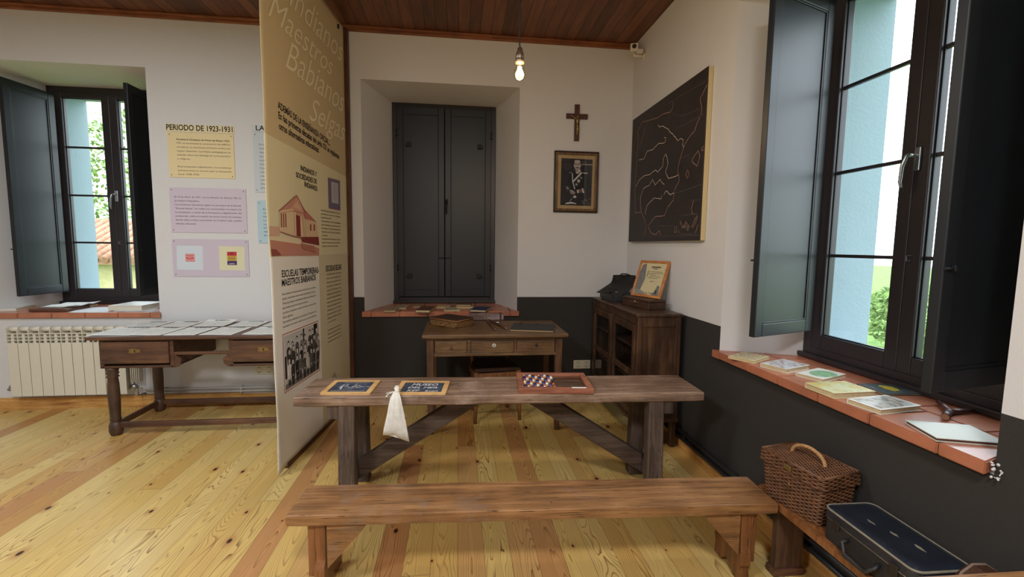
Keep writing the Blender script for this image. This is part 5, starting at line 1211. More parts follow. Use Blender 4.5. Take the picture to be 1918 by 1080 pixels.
def scr1(bm, x, y):
    z = 0.0062
    ribbon(bm, [(-x*.62, -y*.15), (-x*.5, y*.45), (-x*.3, y*.52), (-x*.32, y*.2), (-x*.5, y*.05)], 0.004, z); ribbon(bm, [(-x*.5, y*.05), (-x*.48, -y*.45)], 0.007, z)
    ribbon(bm, [(-x*.35+i*0.014, -y*.05+0.012*math.sin(i*1.9)) for i in range(9)], 0.003, z); ribbon(bm, [(x*.02, -y*.1), (x*.16, y*.6)], 0.003, z)
    ribbon(bm, [(x*.3+0.012*math.cos(i*.7), y*.1+0.02*math.sin(i*.7)) for i in range(9)], 0.003, z); ribbon(bm, [(x*.4+i*0.012, y*.05+0.008*math.sin(i*2.3)) for i in range(7)], 0.0025, z)
    ribbon(bm, [(-x*.9+i*x*.06, -y*.75+0.004*math.sin(i*2.3)) for i in range(30)], 0.0022, z); ribbon(bm, [(-x*.6+i*x*.05, y*.8+0.004*math.sin(i*1.3)) for i in range(28)], 0.0022, z)
    for k in range(6): ribbon(bm, [(-x*.8+k*.03, y*(-.6+.2*k)), (x*(.1+.1*k), y*(-.5+.22*k))], 0.001, z-0.0003)
def scr2b(bm, x, y):
    z = 0.0062
    for s_, x0, y0, w_, cap in (('MUSEO', -x*.6, y*.35, x*1.3, 0.042), ('DEL MER', -x*.72, -y*.22, x*1.45, 0.032), ('KEP', -x*.68, -y*.78, x*.6, 0.028), ('Kutri', x*.2, -y*.85, x*.62, 0.028)):
        put_text(bm, s_, Vector((x0, y0, z)), UX, UY, w_, cap, 0.003, 0.2)
slate('wood-framed slate with faint chalk scribbles, left end of the school table', [(596, 736.5), (695, 736.5), (711, 711.5), (630, 711.5)], scr1)
slate('wood-framed slate reading MUSEO in chalk, on the school table', [(738, 736.5), (834, 737), (843, 713.5), (752, 712.5)], scr2b)
# drawstring bag hanging over the table edge
t = thing('cloth_bag', 'white cotton drawstring bag hanging over the front edge of the school table', 'bag', (-0.36, 2.5, 0.5))
MAT['cotton'] = M('white_cotton', (226, 224, 216), 0.9, bump=0.3, bscale=200, var=0.10, vscale=30)
prof = [(722, 740.5, 746.5, 2.545, .008), (727, 738, 747.5, 2.53, .009), (731, 740, 746.5, 2.52, .007), (736, 735.5, 748, 2.508, .009), (745, 731, 751, 2.494, .012), (760, 727.5, 754, 2.488, .016), (775, 725, 757.5, 2.488, .02), (790, 721.5, 761, 2.488, .02), (803, 718.5, 764, 2.489, .016), (814, 717, 767, 2.49, .008)]
bm = B(); rings = []; n_ = 32
for (py, xl, xr, yy, th) in prof:
    ring = []
    for k in range(n_):
        a = 2*math.pi*k/n_; fx = math.cos(a); px = (xl+xr)/2+(xr-xl)/2*fx
        yo = yy-0.004; fold = 0.28*math.sin(fx*9+1.0)*th*max(0, 1-(py-731)/75) if py > 731 else 0
        pyy = py+((px-735)/32*13 if px > 742 and py > 780 else 0)*((py-780)/34 if py > 780 else 0)
        p = Yp(px, pyy, yo); p.y += th*math.sin(a)*(1+0.15*math.sin(fx*14))+fold; ring.append(p)
    rings.append(ring)
# top tuft stands on the table surface
loft(bm, rings, True, False, True)
fin(bm, 'bag_cloth', 'cotton', t)
bm = B(); a_ = Yp(738, 733, 2.508); b_ = Zp(727, 738, TZ+0.004); c_ = Yp(724, 742, 2.492)
tube(bm, [a_, b_, c_], 0.0028, 6); tube(bm, [a_, Zp(730, 734.5, TZ+0.004), Zp(723, 736.5, TZ+0.004)], 0.0022, 6); ball(bm, c_, 0.005); lathe(bm, [(0.011, -0.002), (0.012, 0.0), (0.011, 0.002)], Yp(743, 732, 2.512), 14); fin(bm, 'drawstring', 'cotton', t)
# abacus
c, ang, wd, dp = rect4([(970, 727), (1115, 728), (1092, 698), (968, 697)], TZ+0.032)
# corner check: the frame is a true rectangle on the table
t = thing('abacus', 'wooden abacus with rows of coloured beads pushed to its left side', 'abacus', (c.x, c.y, TZ), ang); x, y = wd/2, dp/2
MAT['abw'] = wood('abacus_red_wood', (112, 62, 44), (148, 90, 66), (176, 118, 90), 0, 0.5, bump=0.2)
MAT['abf'] = M('dark_wire', (64, 54, 50), 0.4, 0.8)
bm = B(); f_ = 0.034; box(bm, -x, x, -y, -y+f_, 0, 0.034, 0.004); box(bm, -x, x, y-f_, y, 0, 0.034, 0.004); box(bm, -x, -x+f_, -y+f_, y-f_, 0, 0.034, 0.004); box(bm, x-f_, x, -y+f_, y-f_, 0, 0.034, 0.004); part(bm, 'frame', 'abw', t)
bm = B(); put = box(bm, x*0.42, x*0.8, -y+0.006, -y+0.026, 0.034, 0.0348); part(bm, 'paper_label', 'sheet_white', t)
BC = [M('bead_'+n_, c_, 0.25) for n_, c_ in (('blue', (52, 62, 140)), ('white', (226, 226, 220)), ('black', (30, 28, 30)), ('red_brown', (166, 84, 60)), ('amber', (190, 138, 74)))]
nrow = 8; rowgap = (2*y-2*f_-0.034)/(nrow-1)
cm = []
for k in range(5):
    bm = B(); lathe(bm, [(0.004, -0.0092), (0.009, -0.008), (0.0138, 0.0), (0.009, 0.008), (0.004, 0.0092)], (0, 0, 0), 12, 'x'); me = bpy.data.meshes.new('bead'); bmesh.ops.recalc_face_normals(bm, faces=bm.faces); bm.to_mesh(me); bm.free(); me.materials.append(BC[k]); cm.append(me)
for r_ in range(nrow):
    yy = -y+f_+0.017+rowgap*r_
    bm = B(); tube(bm, [(-x+f_-0.004, yy, 0.02), (x-f_+0.004, yy, 0.02)], 0.0018, 6); part(bm, 'wire', 'abf', t)
    for k in range(9 if r_ % 2 else 10):
        o = bpy.data.objects.new('bead', cm[(k+r_*2) % 5]); COL.objects.link(o); o.parent = t; ROOTM[o.name] = ROOTM[t.name]
        o.location = (-x+f_+0.011+k*0.0187, yy, 0.02)

# ================================================================== ON THE CABINET
c, ang, wd, dp = rect4([(1163.5, 569.5), (1212.8, 580.4), (1249, 579.8), (1200, 569)], CZ)
A0, A1, A2 = Zp(1163.5, 569.5, CZ), Zp(1212.8, 580.4, CZ), Zp(1249, 579.8, CZ)
u = A1-A0; v_ = A2-A1; ang = math.atan2(u.y, u.x)
t = thing('wooden_box', 'small dark brown box with brass clasp on the glazed cabinet', 'box', ((A0.x+A2.x)/2, (A0.y+A2.y)/2, CZ), ang)
bx, by_ = u.length/2, v_.length/2
bm = B(); box(bm, -bx, bx, -by_, by_, 0, 0.055, 0.006, seg=3); part(bm, 'body', 'lea_dark', t)
bm = B(); box(bm, -bx, bx, -by_, by_, 0.056, 0.075, 0.006, seg=3); part(bm, 'lid', 'lea_dark', t)
bm = B(); lathe(bm, [(0.0, -0.004), (0.014, -0.004), (0.016, 0)], (0, -by_, 0.046), 8, 'y'); tube(bm, [(-0.055, -by_-0.003, 0.05), (-0.035, -by_-0.006, 0.042), (0.035, -by_-0.006, 0.042), (0.055, -by_-0.003, 0.05)], 0.0035, 6); part(bm, 'clasp', 'brass', t)
# framed certificate leaning on the wall
BLc, BRc = Vector((1.455, 3.69, CZ+0.0795)), Vector((1.572, 3.39, CZ+0.0795)); UPc = Vector((0.098, 0.038, 0.296))
uc = (BRc-BLc); wc = uc.length; uc.normalize(); hc = UPc.length; vc = UPc.normalized(); vc = (vc-uc*vc.dot(uc)).normalized(); nc = uc.cross(vc)
if nc.x > 0: nc = -nc
t = thing('framed_certificate', 'illustrated certificate in an orange wooden frame, leaning on the wall above the cabinet', 'picture', ((BLc.x+BRc.x)/2, (BLc.y+BRc.y)/2, CZ+0.0795))
mc = Matrix((( uc.x, vc.x, -nc.x, BLc.x), (uc.y, vc.y, -nc.y, BLc.y), (uc.z, vc.z, -nc.z, BLc.z), (0, 0, 0, 1)))
MAT['orangewood'] = wood('orange_frame_wood', (150, 88, 42), (190, 122, 64), (216, 152, 90), 1, 0.4, coat=0.3)
CERT, CSG = 0.0058, -1
bm = B(); e = 0.022
for (a, b, p, q) in ((0, wc, 0, e), (0, wc, hc-e, hc), (0, e, e, hc-e), (wc-e, wc, e, hc-e)): box(bm, a, b, p, q, 0, 0.018, 0.003, mx=mc)
fin(bm, 'frame', 'orangewood', t)
bm = B(); box(bm, e-0.002, wc-e+0.002, e-0.002, hc-e+0.002, 0.006, 0.012, mx=mc); fin(bm, 'certificate_sheet', paper_mat('aged_paper', (200, 188, 148)), t)
A = Art(lambda x_, y_: BLc+uc*(e+(wc-2*e)*x_)+vc*(e+(hc-2*e)*y_)-(mc.col[2].to_3d())*0.0+mc.col[2].to_3d()*CERT, mc.col[2].to_3d()*CSG, 0.00004)
A.poly([(0, 0.12), (0.22, 0.1), (0.3, 0.5), (0.2, 0.98), (0.06, 0.95), (0, 0.7)], (120, 118, 116)); A.poly([(0.02, 0.0), (0.5, 0.0), (0.4, 0.08), (0.2, 0.14), (0.02, 0.2)], (140, 138, 132)); A.poly([(0.7, 0.0), (0.98, 0.0), (0.95, 0.3), (0.86, 0.32), (0.8, 0.14)], (118, 116, 112))
rr = random.Random(2)
for k in range(70): A.ell(rr.uniform(0.02, 0.2), rr.uniform(0.06, 0.95), 0.012, 0.014, rr.choice([(98, 98, 98), (150, 148, 140), (84, 84, 88)]), 5, rr.uniform(0, 3))
for k in range(24): A.ell(rr.uniform(0.2, 0.9), rr.uniform(0.012, 0.07), 0.02, 0.012, rr.choice([(100, 100, 100), (166, 160, 136)]), 5)
A.poly([(0.84, 0.06), (0.88, 0.06), (0.885, 0.14), (0.865, 0.17), (0.845, 0.14)], (36, 34, 34))
A.line([(0.44, 0.88), (0.8, 0.88)], 0.03, (60, 56, 50)); A.line([(0.52, 0.82), (0.7, 0.82)], 0.018, (80, 76, 66)); A.line([(0.36, 0.56), (0.36, 0.76)], 0.015, (60, 56, 50))
for k, (a, b) in enumerate(((.42, .92), (.4, .95), (.42, .7), (.45, .9), (.42, .8))): A.line([(a, .73-.05*k), (b, .73-.05*k)], 0.008, (90, 84, 72))
A.line([(0.52, 0.42), (0.6, 0.4), (0.58, 0.44), (0.68, 0.43)], 0.01, (80, 76, 66))
A.done('certificate_print', t)
# black school satchel
t = thing('leather_satchel', 'black leather satchel with its flap open at the far end of the cabinet', 'bag', (1.43, 4.0, CZ))
MAT['blk_lea'] = M('black_leather', (30, 29, 29), 0.42, bump=0.35, bscale=90, var=0.3, vscale=12)
bm = B(); prism(bm, [(1.325, 3.80, CZ), (1.325, 4.13, CZ), (1.47, 4.19, CZ), (1.57, 3.95, CZ), (1.44, 3.78, CZ)], (0, 0, 0.085)); bmesh.ops.bevel(bm, geom=bm.edges[:], offset=0.015, segments=2, affect='EDGES'); fin(bm, 'body', 'blk_lea', t)
P = lambda px, py, y_: Yp(px, py, y_)
def sheet(bm, grid, th=0.004): thick(bm, upgrid(grid), th)
bm = B(); sheet(bm, [[P(1149, 514.5, 4.12), P(1170, 514.5, 4.14), P(1196, 515.5, 4.15)], [P(1147, 523, 4.10), P(1168, 524, 4.11), P(1192, 526, 4.12)], [P(1143, 532, 4.05), P(1164, 535, 4.05), P(1186, 538, 4.05)]]); fin(bm, 'back_panel', 'blk_lea', t)
bm = B(); sheet(bm, [[P(1144, 529, 4.07), P(1164, 531, 4.07), P(1186, 536, 4.05)], [P(1134, 536, 4.0), P(1155, 539, 3.98), P(1180, 543, 3.96)], [P(1117, 547, 3.93), P(1146, 549, 3.86), P(1175, 551, 3.84)]]); fin(bm, 'flap', 'blk_lea', t)
bm = B(); sheet(bm, [[P(1126, 545, 3.88), P(1140, 538, 3.90), P(1157, 540, 3.88)], [P(1131, 548, 3.84), P(1146, 546, 3.84), P(1162, 548, 3.82)]], 0.003); fin(bm, 'inner_flap', 'blk_lea', t)
bm = B(); tube(bm, [P(1162, 515, 4.13), P(1165, 512.5, 4.12), P(1174, 513, 4.12), P(1182, 516, 4.13)], 0.006, 8); fin(bm, 'carrying_handle', 'blk_lea', t)
bm = B(); p = P(1155, 547, 3.83); box(bm, p.x-0.013, p.x+0.013, p.y-0.004, p.y+0.004, p.z-0.008, p.z+0.008, 0.002); fin(bm, 'buckle', 'chrome', t)

# ================================================================== WALL BENCH LOAD
MAT['wicker'] = M('brown_wicker', (106, 70, 46), 0.5, var=0.35, vscale=25, bump=0.3, bscale=200)
MAT['wickerl'] = M('pale_wicker', (176, 132, 86), 0.45, var=0.2, vscale=30)
WZ = 0.365
bc = Vector((1.49, 1.70, 0)); rzb = math.atan2(1.547-1.837, 1.437-1.381)
t = thing('wicker_basket', 'brown wicker hamper with lid and twisted handle on the wall bench', 'basket', (1.53, 1.748, WZ), R(-79))
bl, bw, bh = 0.145, 0.098, 0.165     # half length, half width, body height
def perim(hl, hw, r, z, n=120):
    out = []; segs = [(hl-r, hw-r, 0), (-(hl-r), hw-r, 90), (-(hl-r), -(hw-r), 180), (hl-r, -(hw-r), 270)]; raw = []
    for (cx, cyy, a0) in segs:
        for k in range(7): a = R(a0+15*k); raw.append(Vector((cx+r*math.cos(a), cyy+r*math.sin(a), z)))
    raw.append(raw[0]); L = [0]
    for a, b in zip(raw, raw[1:]): L.append(L[-1]+(b-a).length)
    j = 0
    for i in range(n):
        d = L[-1]*i/n
        while L[j+1] < d: j += 1
        out.append(raw[j].lerp(raw[j+1], (d-L[j])/max(1e-9, L[j+1]-L[j])))
    return out
def weave(bm, hl, hw, z0, z1, rows, taper=0.0, n=132, st=22, amp=0.0035, r=0.0042):
    for k in range(rows):
        f_ = k/(rows-1); z = z0+(z1-z0)*f_; e = taper*(1-f_); pts = perim(hl-e, hw-e, 0.022, z, n); o = []
        for i, p in enumerate(pts):
            q = pts[(i+1) % n]-pts[i-1]; nn = Vector((q.y, -q.x, 0)).normalized(); o.append(p+nn*amp*math.sin(2*math.pi*i*st/n/1.0+math.pi*k))
        tube(bm, o, r*(0.85+0.3*random.random()), 5, closed=True)
bm = B(); weave(bm, bl, bw, 0.008, bh, 20, 0.012); 
o_ = part(bm, 'woven_body', 'wicker', t)
bm = B()
for i, p in enumerate(perim(bl-0.006, bw-0.006, 0.022, 0, 44)): tube(bm, [(p.x*0.93, p.y*0.93, 0.004), (p.x, p.y, bh)], 0.0032, 5)
part(bm, 'stakes', 'wicker', t)
bm = B(); box(bm, -bl+0.02, bl-0.02, -bw+0.018, bw-0.018, 0.0, 0.006); box(bm, -bl+0.012, bl-0.012, -bw+0.012, bw-0.012, 0.14, 0.15); part(bm, 'base', 'wicker', t)
lid = None
bm = B(); weave(bm, bl+0.008, bw+0.008, bh+0.006, bh+0.046, 6, -0.002)
nl = 26
for k in range(nl):
    y = -bw+2*bw*k/(nl-1); n2 = 60; s_ = []
    for i in range(n2+1):
        x = -bl+2*bl*i/n2; s_.append((x, y, bh+0.05+0.006*(1-(x/bl)**2)+0.0028*math.sin(i*0.95+math.pi*k)))
    tube(bm, s_, 0.0035, 5)
for (a, b) in (((-bl, -bw-0.006), (bl, -bw-0.006)), ((-bl, bw+0.006), (bl, bw+0.006)), ((-bl-0.006, -bw), (-bl-0.006, bw)), ((bl+0.006, -bw), (bl+0.006, bw))): tube(bm, [(a[0], a[1], bh+0.052), (b[0], b[1], bh+0.052)], 0.0055, 6)
lid = part(bm, 'lid', 'wicker', t)
bm = B()
for ph in (0, math.pi, math.pi/2, -math.pi/2):
    s_ = []
    for i in range(49):
        a = math.pi*i/48; cx_, cz_ = -0.078*math.cos(a), bh+0.053+0.052*math.sin(a); tw = ph+i*0.55; nr = Vector((-math.cos(a), 0, math.sin(a)))
        s_.append(Vector((cx_, 0, cz_))+nr*0.0045*math.cos(tw)+Vector((0, 0.0045*math.sin(tw), 0)))
    tube(bm, s_, 0.0042, 6)
part(bm, 'handle', 'wickerl', t)
bm = B(); box(bm, -0.018, 0.018, -bw-0.022, -bw-0.014, bh+0.018, bh+0.042, 0.003); part(bm, 'hasp', 'brass', t)
bm = B(); tube(bm, [(0.0, -bw-0.012, bh-0.03), (0.012, -bw-0.016, bh-0.035), (0.012, -bw-0.016, bh-0.05), (-0.004, -bw-0.014, bh-0.055), (0.008, -bw-0.014, bh-0.075)], 0.002, 6); part(bm, 'wire_catch', 'brass', t)
# dark blue suitcase
t = thing('suitcase', 'old dark blue suitcase with pale stitched edges lying on the wall bench', 'suitcase', (1.545, 1.365, WZ), R(-92))
MAT['bluecase'] = M('dark_blue_fibre', (28, 35, 46), 0.38, bump=0.2, bscale=120, var=0.25, vscale=10, coat=0.2)
MAT['caseedge'] = M('pale_case_edging', (132, 126, 112), 0.6, var=0.2, vscale=40)
MAT['caseside'] = M('black_case_side', (34, 34, 36), 0.5, bump=0.2, bscale=120)
sl_, sw_, shh = 0.19, 0.103, 0.125
def rrect(hl, hw, r, z, n=6):
    o = []
    for (cx, cyy, a0) in ((hl-r, hw-r, 0), (-(hl-r), hw-r, 90), (-(hl-r), -(hw-r), 180), (hl-r, -(hw-r), 270)):
        for k in range(n+1): a = R(a0+90*k/n); o.append(Vector((cx+r*math.cos(a), cyy+r*math.sin(a), z)))
    return o
bm = B(); loft(bm, [rrect(sl_, sw_, 0.03, z) for z in (0.0, 0.085)], True, False, False); part(bm, 'body', 'caseside', t)
bm = B(); loft(bm, [rrect(sl_+0.002, sw_+0.002, 0.03, 0.087), rrect(sl_+0.002, sw_+0.002, 0.03, 0.122)], False, False, False); loft(bm, [rrect(sl_+0.002, sw_+0.002, 0.03, 0.122), rrect(sl_-0.003, sw_-0.003, 0.028, 0.126), rrect(sl_-0.03, sw_-0.03, 0.02, 0.129)], True, False, True); l_ = part(bm, 'lid', 'bluecase', t)
bm = B(); tube(bm, rrect(sl_, sw_, 0.03, 0.1235), 0.0042, 6, closed=True); part(bm, 'edging', 'caseedge', l_)
bm = B(); tube(bm, rrect(sl_+0.002, sw_+0.002, 0.03, 0.088), 0.0022, 6, closed=True); part(bm, 'closing_rail', 'chrome', t)
bm = B(); tube(bm, [(-0.065, -sw_-0.003, 0.06), (-0.07, -sw_-0.02, 0.05), (-0.045, -sw_-0.03, 0.018), (0.045, -sw_-0.03, 0.018), (0.07, -sw_-0.02, 0.05), (0.065, -sw_-0.003, 0.06)], 0.008, 10); part(bm, 'handle', 'caseside', t)
for x in (-0.12, 0.12):
    bm = B(); box(bm, x-0.016, x+0.016, -sw_-0.008, -sw_+0.002, 0.068, 0.104, 0.003); part(bm, 'latch', 'iron', t)
rr = random.Random(8)
for k in range(3):
    bm = B(); cx_, cy2 = -0.06+0.07*k, -0.02+0.02*k
    prism(bm, [(cx_+rr.uniform(.010, .03)*math.cos(6.283*i/9), cy2+rr.uniform(.002, .008)*math.sin(6.283*i/9), 0.1288) for i in range(9)], (0, 0, 0.0006)); part(bm, 'scuff_patch', 'caseedge', l_)
# leather bag at the near end of the bench
t = thing('leather_bag', 'brown leather bag with stitched rounded top, only its top showing bottom right', 'bag', (1.57, 1.09, WZ))
bm = B(); prof = [(1.505, 0.0), (1.50, 0.12), (1.52, 0.165), (1.555, 0.188), (1.60, 0.185), (1.64, 0.16), (1.655, 0.12), (1.65, 0.0)]
rings = []
for y, k in ((1.015, 0.94), (1.03, 1.0), (1.12, 1.0), (1.135, 0.94)): rings.append([Vector((1.577+(p[0]-1.577)*k, y, WZ+p[1]*k)) for p in prof])
loft(bm, rings, True, False, False); fin(bm, 'body', 'lea_dark', t)
bm = B()
for y in (1.03, 1.12): tube(bm, [(p[0], y, WZ+p[1]) for p in prof], 0.004, 6)
fin(bm, 'stitched_piping', M('greyish_piping', (120, 100, 88), 0.7), t)

# ================================================================== WALL PIECES
# crucifix
t = thing('crucifix', 'dark wooden crucifix with a small metal figure above the portrait', 'crucifix', (1.128, YB, 2.68))
MAT['crosswood'] = wood('dark_cross_wood', (50, 28, 20), (80, 48, 36), (104, 66, 50), 2, 0.4)
cxm = 1.128; yf = YB-0.022
bm = B(); box(bm, cxm-0.024, cxm+0.024, yf, YB-0.001, 2.512, 2.852, 0.003); box(bm, cxm-0.105, cxm-0.024, yf+0.002, YB-0.001, 2.718, 2.766, 0.003); box(bm, cxm+0.024, cxm+0.105, yf+0.002, YB-0.001, 2.718, 2.766, 0.003); fin(bm, 'cross', 'crosswood', t)
bm = bmesh.new(); sk = bm.verts.layers.skin.verify()
J = {'pel': (0, 2.655, .011), 'wst': (0, 2.675, .009), 'che': (0, 2.703, .012), 'nek': (0, 2.722, .005), 'hd': (.003, 2.732, .008), 'hd2': (.004, 2.744, .007), 'sl': (-.015, 2.716, .0055), 'el': (-.04, 2.732, .0042), 'hl': (-.066, 2.745, .0035), 'sr': (.015, 2.716, .0055), 'er': (.04, 2.732, .0042), 'hr': (.066, 2.745, .0035), 'kl': (-.006, 2.615, .0065), 'fl': (-.002, 2.575, .004), 'kr': (.007, 2.615, .0065), 'fr': (.003, 2.575, .004), 'tl': (-.001, 2.562, .004), 'tr': (.002, 2.562, .004)}
V = {}
for k, (dx, z, r_) in J.items():
    yoff = -0.012-(0.010 if k in ('kl', 'kr') else 0.004 if k in ('che', 'hd', 'hd2') else 0)
    V[k] = bm.verts.new((cxm+dx, yf+yoff, z)); V[k][sk].radius = (r_, r_)
V['pel'][sk].use_root = True
for a, b in (('pel', 'wst'), ('wst', 'che'), ('che', 'nek'), ('nek', 'hd'), ('hd', 'hd2'), ('che', 'sl'), ('sl', 'el'), ('el', 'hl'), ('che', 'sr'), ('sr', 'er'), ('er', 'hr'), ('pel', 'kl'), ('kl', 'fl'), ('fl', 'tl'), ('pel', 'kr'), ('kr', 'fr'), ('fr', 'tr')): bm.edges.new((V[a], V[b]))
f_o = fin(bm, 'figure', 'brass', t, fixn=False); f_o.modifiers.new('skin', 'SKIN'); sd = f_o.modifiers.new('sub', 'SUBSURF'); sd.levels = 1; sd.render_levels = 1
bm = B(); lathe(bm, [(0.010, 0.012), (0.0125, 0.0), (0.011, -0.012), (0.006, -0.018)], (cxm, yf-0.014, 2.652), 10); fin(bm, 'loincloth', 'brass', t)
# framed portrait
fx0, fx1, fz0, fz1 = 0.915, 1.355, 1.832, 2.415
t = thing('framed_portrait', 'framed old black and white portrait of a man in uniform with sash', 'picture', ((fx0+fx1)/2, YB, fz0))
MAT['goldframe'] = wood('gilded_dark_frame', (60, 38, 20), (104, 72, 38), (150, 116, 64), 2, 0.4, grain=20, bump=0.6)
MAT['darkframe'] = M('dark_frame_edge', (40, 24, 18), 0.4)
bm = B()
for (a, b, p, q) in ((fx0, fx1, fz1-0.014, fz1), (fx0, fx1, fz0, fz0+0.014), (fx0, fx0+0.014, fz0+0.014, fz1-0.014), (fx1-0.014, fx1, fz0+0.014, fz1-0.014)): box(bm, a, b, YB-0.026, YB-0.001, p, q, 0.004)
fin(bm, 'outer_frame', 'darkframe', t)
bm = B(); g0, g1 = 0.012, 0.036
for (a, b, p, q) in ((fx0+g0, fx1-g0, fz1-g1, fz1-g0), (fx0+g0, fx1-g0, fz0+g0, fz0+g1), (fx0+g0, fx0+g1, fz0+g1, fz1-g1), (fx1-g1, fx1-g0, fz0+g1, fz1-g1)): box(bm, a, b, YB-0.021, YB-0.002, p, q, 0.005)
fin(bm, 'gilt_moulding', 'goldframe', t)
bm = B(); box(bm, fx0+0.03, fx1-0.03, YB-0.010, YB-0.003, fz0+0.03, fz1-0.03); fin(bm, 'mount', paper_mat('buff_mount', (186, 152, 108)), t)
pc = lambda x_, y_: Vector((fx0+(fx1-fx0)*(x_-(42-(y_-90)*0.018))/668.0, YB-0.0104, fz1-(fz1-fz0)*(y_-90-(x_-50)*0.012)/905.0))
A = Art(pc, (0, -1, 0), 0.00008)
A.poly([(148, 195), (618, 208), (600, 898), (132, 890)], (42, 34, 36)); A.ell(230, 310, 70, 60, (58, 48, 50)); A.ell(480, 560, 110, 200, (34, 28, 30))
A.poly([(455, 235), (510, 238), (510, 262), (455, 258)], (96, 82, 80)); A.poly([(450, 272), (618, 276), (618, 294), (450, 290)], (150, 130, 126))
A.poly([(255, 415), (330, 392), (372, 420), (440, 392), (545, 415), (560, 520), (545, 640), (500, 700), (250, 690), (235, 620), (250, 500)], (24, 20, 22))
A.poly([(205, 600), (260, 590), (290, 650), (270, 690), (215, 680)], (60, 52, 52)); A.poly([(230, 610), (262, 640), (248, 660), (222, 636)], (160, 146, 140))
A.ell(388, 285, 57, 80, (30, 26, 26)); A.ell(386, 298, 50, 74, (190, 172, 164)); A.poly([(340, 250), (350, 222), (420, 222), (436, 252), (386, 236)], (196, 180, 172)); A.ell(338, 298, 8, 18, (160, 140, 134)); A.ell(438, 298, 8, 18, (150, 132, 126))
A.poly([(346, 340), (428, 338), (410, 376), (386, 386), (362, 376)], (178, 158, 150)); A.ell(366, 284, 13, 7, (50, 42, 42)); A.ell(408, 284, 13, 7, (50, 42, 42)); A.line([(350, 272), (380, 270)], 6, (60, 50, 50)); A.line([(396, 270), (424, 272)], 6, (60, 50, 50)); A.line([(388, 286), (384, 318), (394, 320)], 6, (140, 120, 114)); A.line([(358, 334), (386, 328), (414, 334)], 12, (40, 32, 32)); A.line([(372, 352), (400, 352)], 6, (110, 84, 80))
A.poly([(360, 380), (378, 396), (428, 350), (440, 386), (396, 424), (366, 418)], (190, 178, 172))
A.poly([(440, 398), (464, 408), (330, 548), (318, 530)], (214, 206, 200)); A.line([(312, 415), (318, 540), (350, 650)], 14, (206, 198, 192)); A.poly([(470, 402), (545, 406), (540, 420), (480, 418)], (200, 190, 184)); A.line([(262, 412), (306, 400)], 10, (150, 138, 132))
A.ell(408, 528, 24, 26, (188, 176, 166), 8); A.ell(374, 580, 18, 20, (170, 158, 150), 8); A.ell(446, 484, 14, 10, (190, 178, 170)); A.ell(430, 462, 10, 8, (130, 118, 112))
A.poly([(275, 668), (300, 660), (352, 690), (356, 720), (330, 730), (290, 722)], (170, 150, 142)); 
for k in range(4): A.line([(298+k*15, 690+k*4), (292+k*16, 726)], 5, (110, 92, 88))
A.poly([(378, 664), (410, 655), (412, 705), (388, 710)], (200, 190, 184)); A.poly([(412, 655), (452, 640), (470, 690), (425, 708)], (120, 88, 84)); A.poly([(456, 640), (474, 632), (496, 704), (470, 706)], (206, 196, 190))
A.ell(350, 764, 24, 20, (206, 196, 190)); A.line([(308, 786), (272, 836)], 6, (190, 180, 174)); A.poly([(196, 880), (230, 852), (300, 842), (370, 862), (376, 874), (300, 866), (230, 872)], (216, 208, 204))
rr = random.Random(6)
for k in range(26): A.ell(rr.uniform(430, 590), rr.uniform(790, 886), 9, 8, rr.choice([(90, 80, 78), (130, 118, 112), (60, 52, 52)]), 6)
A.done('photograph', t)
bm = B(); box(bm, fx0+0.03, fx1-0.03, YB-0.0165, YB-0.0150, fz0+0.03, fz1-0.03); fin(bm, 'picture_glass', 'glass', t)

# chalk map on a blackboard
t = thing('map_blackboard', 'blackboard with a chalk map of rivers and coasts on the right wall', 'blackboard', (XR, 3.62, 1.55))
bx_ = XR-0.035; y0b, y1b, z0b, z1b = 2.945, 4.262, 1.553, 2.70
MAT['board'] = M('blackboard_paint', (40, 33, 32), 0.55, bump=0.1, bscale=200, var=0.22, vscale=5)
bm = B(); box(bm, bx_, XR-0.002, y0b, y1b, z0b, z1b, 0.003); fin(bm, 'backing_board', paper_mat('cream_board_edge', (206, 186, 138)), t)
bm = B(); box(bm, bx_-0.004, bx_+0.001, y0b+0.002, y1b-0.001, z0b, z1b, 0.001); fin(bm, 'writing_surface', 'board', t)
yz = lambda x_, y_: (lambda p: Vector((bx_-0.0046, min(max(p.y, y0b+.005), y1b-.005), p.z)))(Xp(1180+x_/3.176, 120+y_/3.176, bx_-0.004))
MAT['chalkline'] = M('white_chalk_line', (206, 188, 172), 0.9); MAT['chalkbrown'] = M('brown_chalk_line', (140, 110, 98), 0.9); MAT['chalkfaint'] = M('faint_chalk_line', (74, 64, 62), 0.9)
def chalk(polys, wd, mat, name):
    bm = B(); rr = random.Random(5)
    for P_ in polys:
        pts = [yz(*p) for p in P_]; fine = []
        for a, b in zip(pts, pts[1:]):
            k = max(1, int((b-a).length/0.02))
            for i in range(k):
                j = 0.0035 if (mat != 'chalkfaint') else 0.0; p = a.lerp(b, i/k); fine.append(p+Vector((0, rr.uniform(-j, j), rr.uniform(-j, j))))
        fine.append(pts[-1]); L = []
        for i, p in enumerate(fine):
            d = (fine[min(i+1, len(fine)-1)]-fine[max(i-1, 0)]); d = d.normalized() if d.length > 0 else Vector((0, 1, 0)); n_ = Vector((0, -d.z, d.y))*wd/2*rr.uniform(.8, 1.2); L.append((bm.verts.new(p+n_), bm.verts.new(p-n_)))
        for a, b in zip(L, L[1:]): bm.faces.new((a[0], b[0], b[1], a[1]))
    fin(bm, name, mat, t, fixn=False)
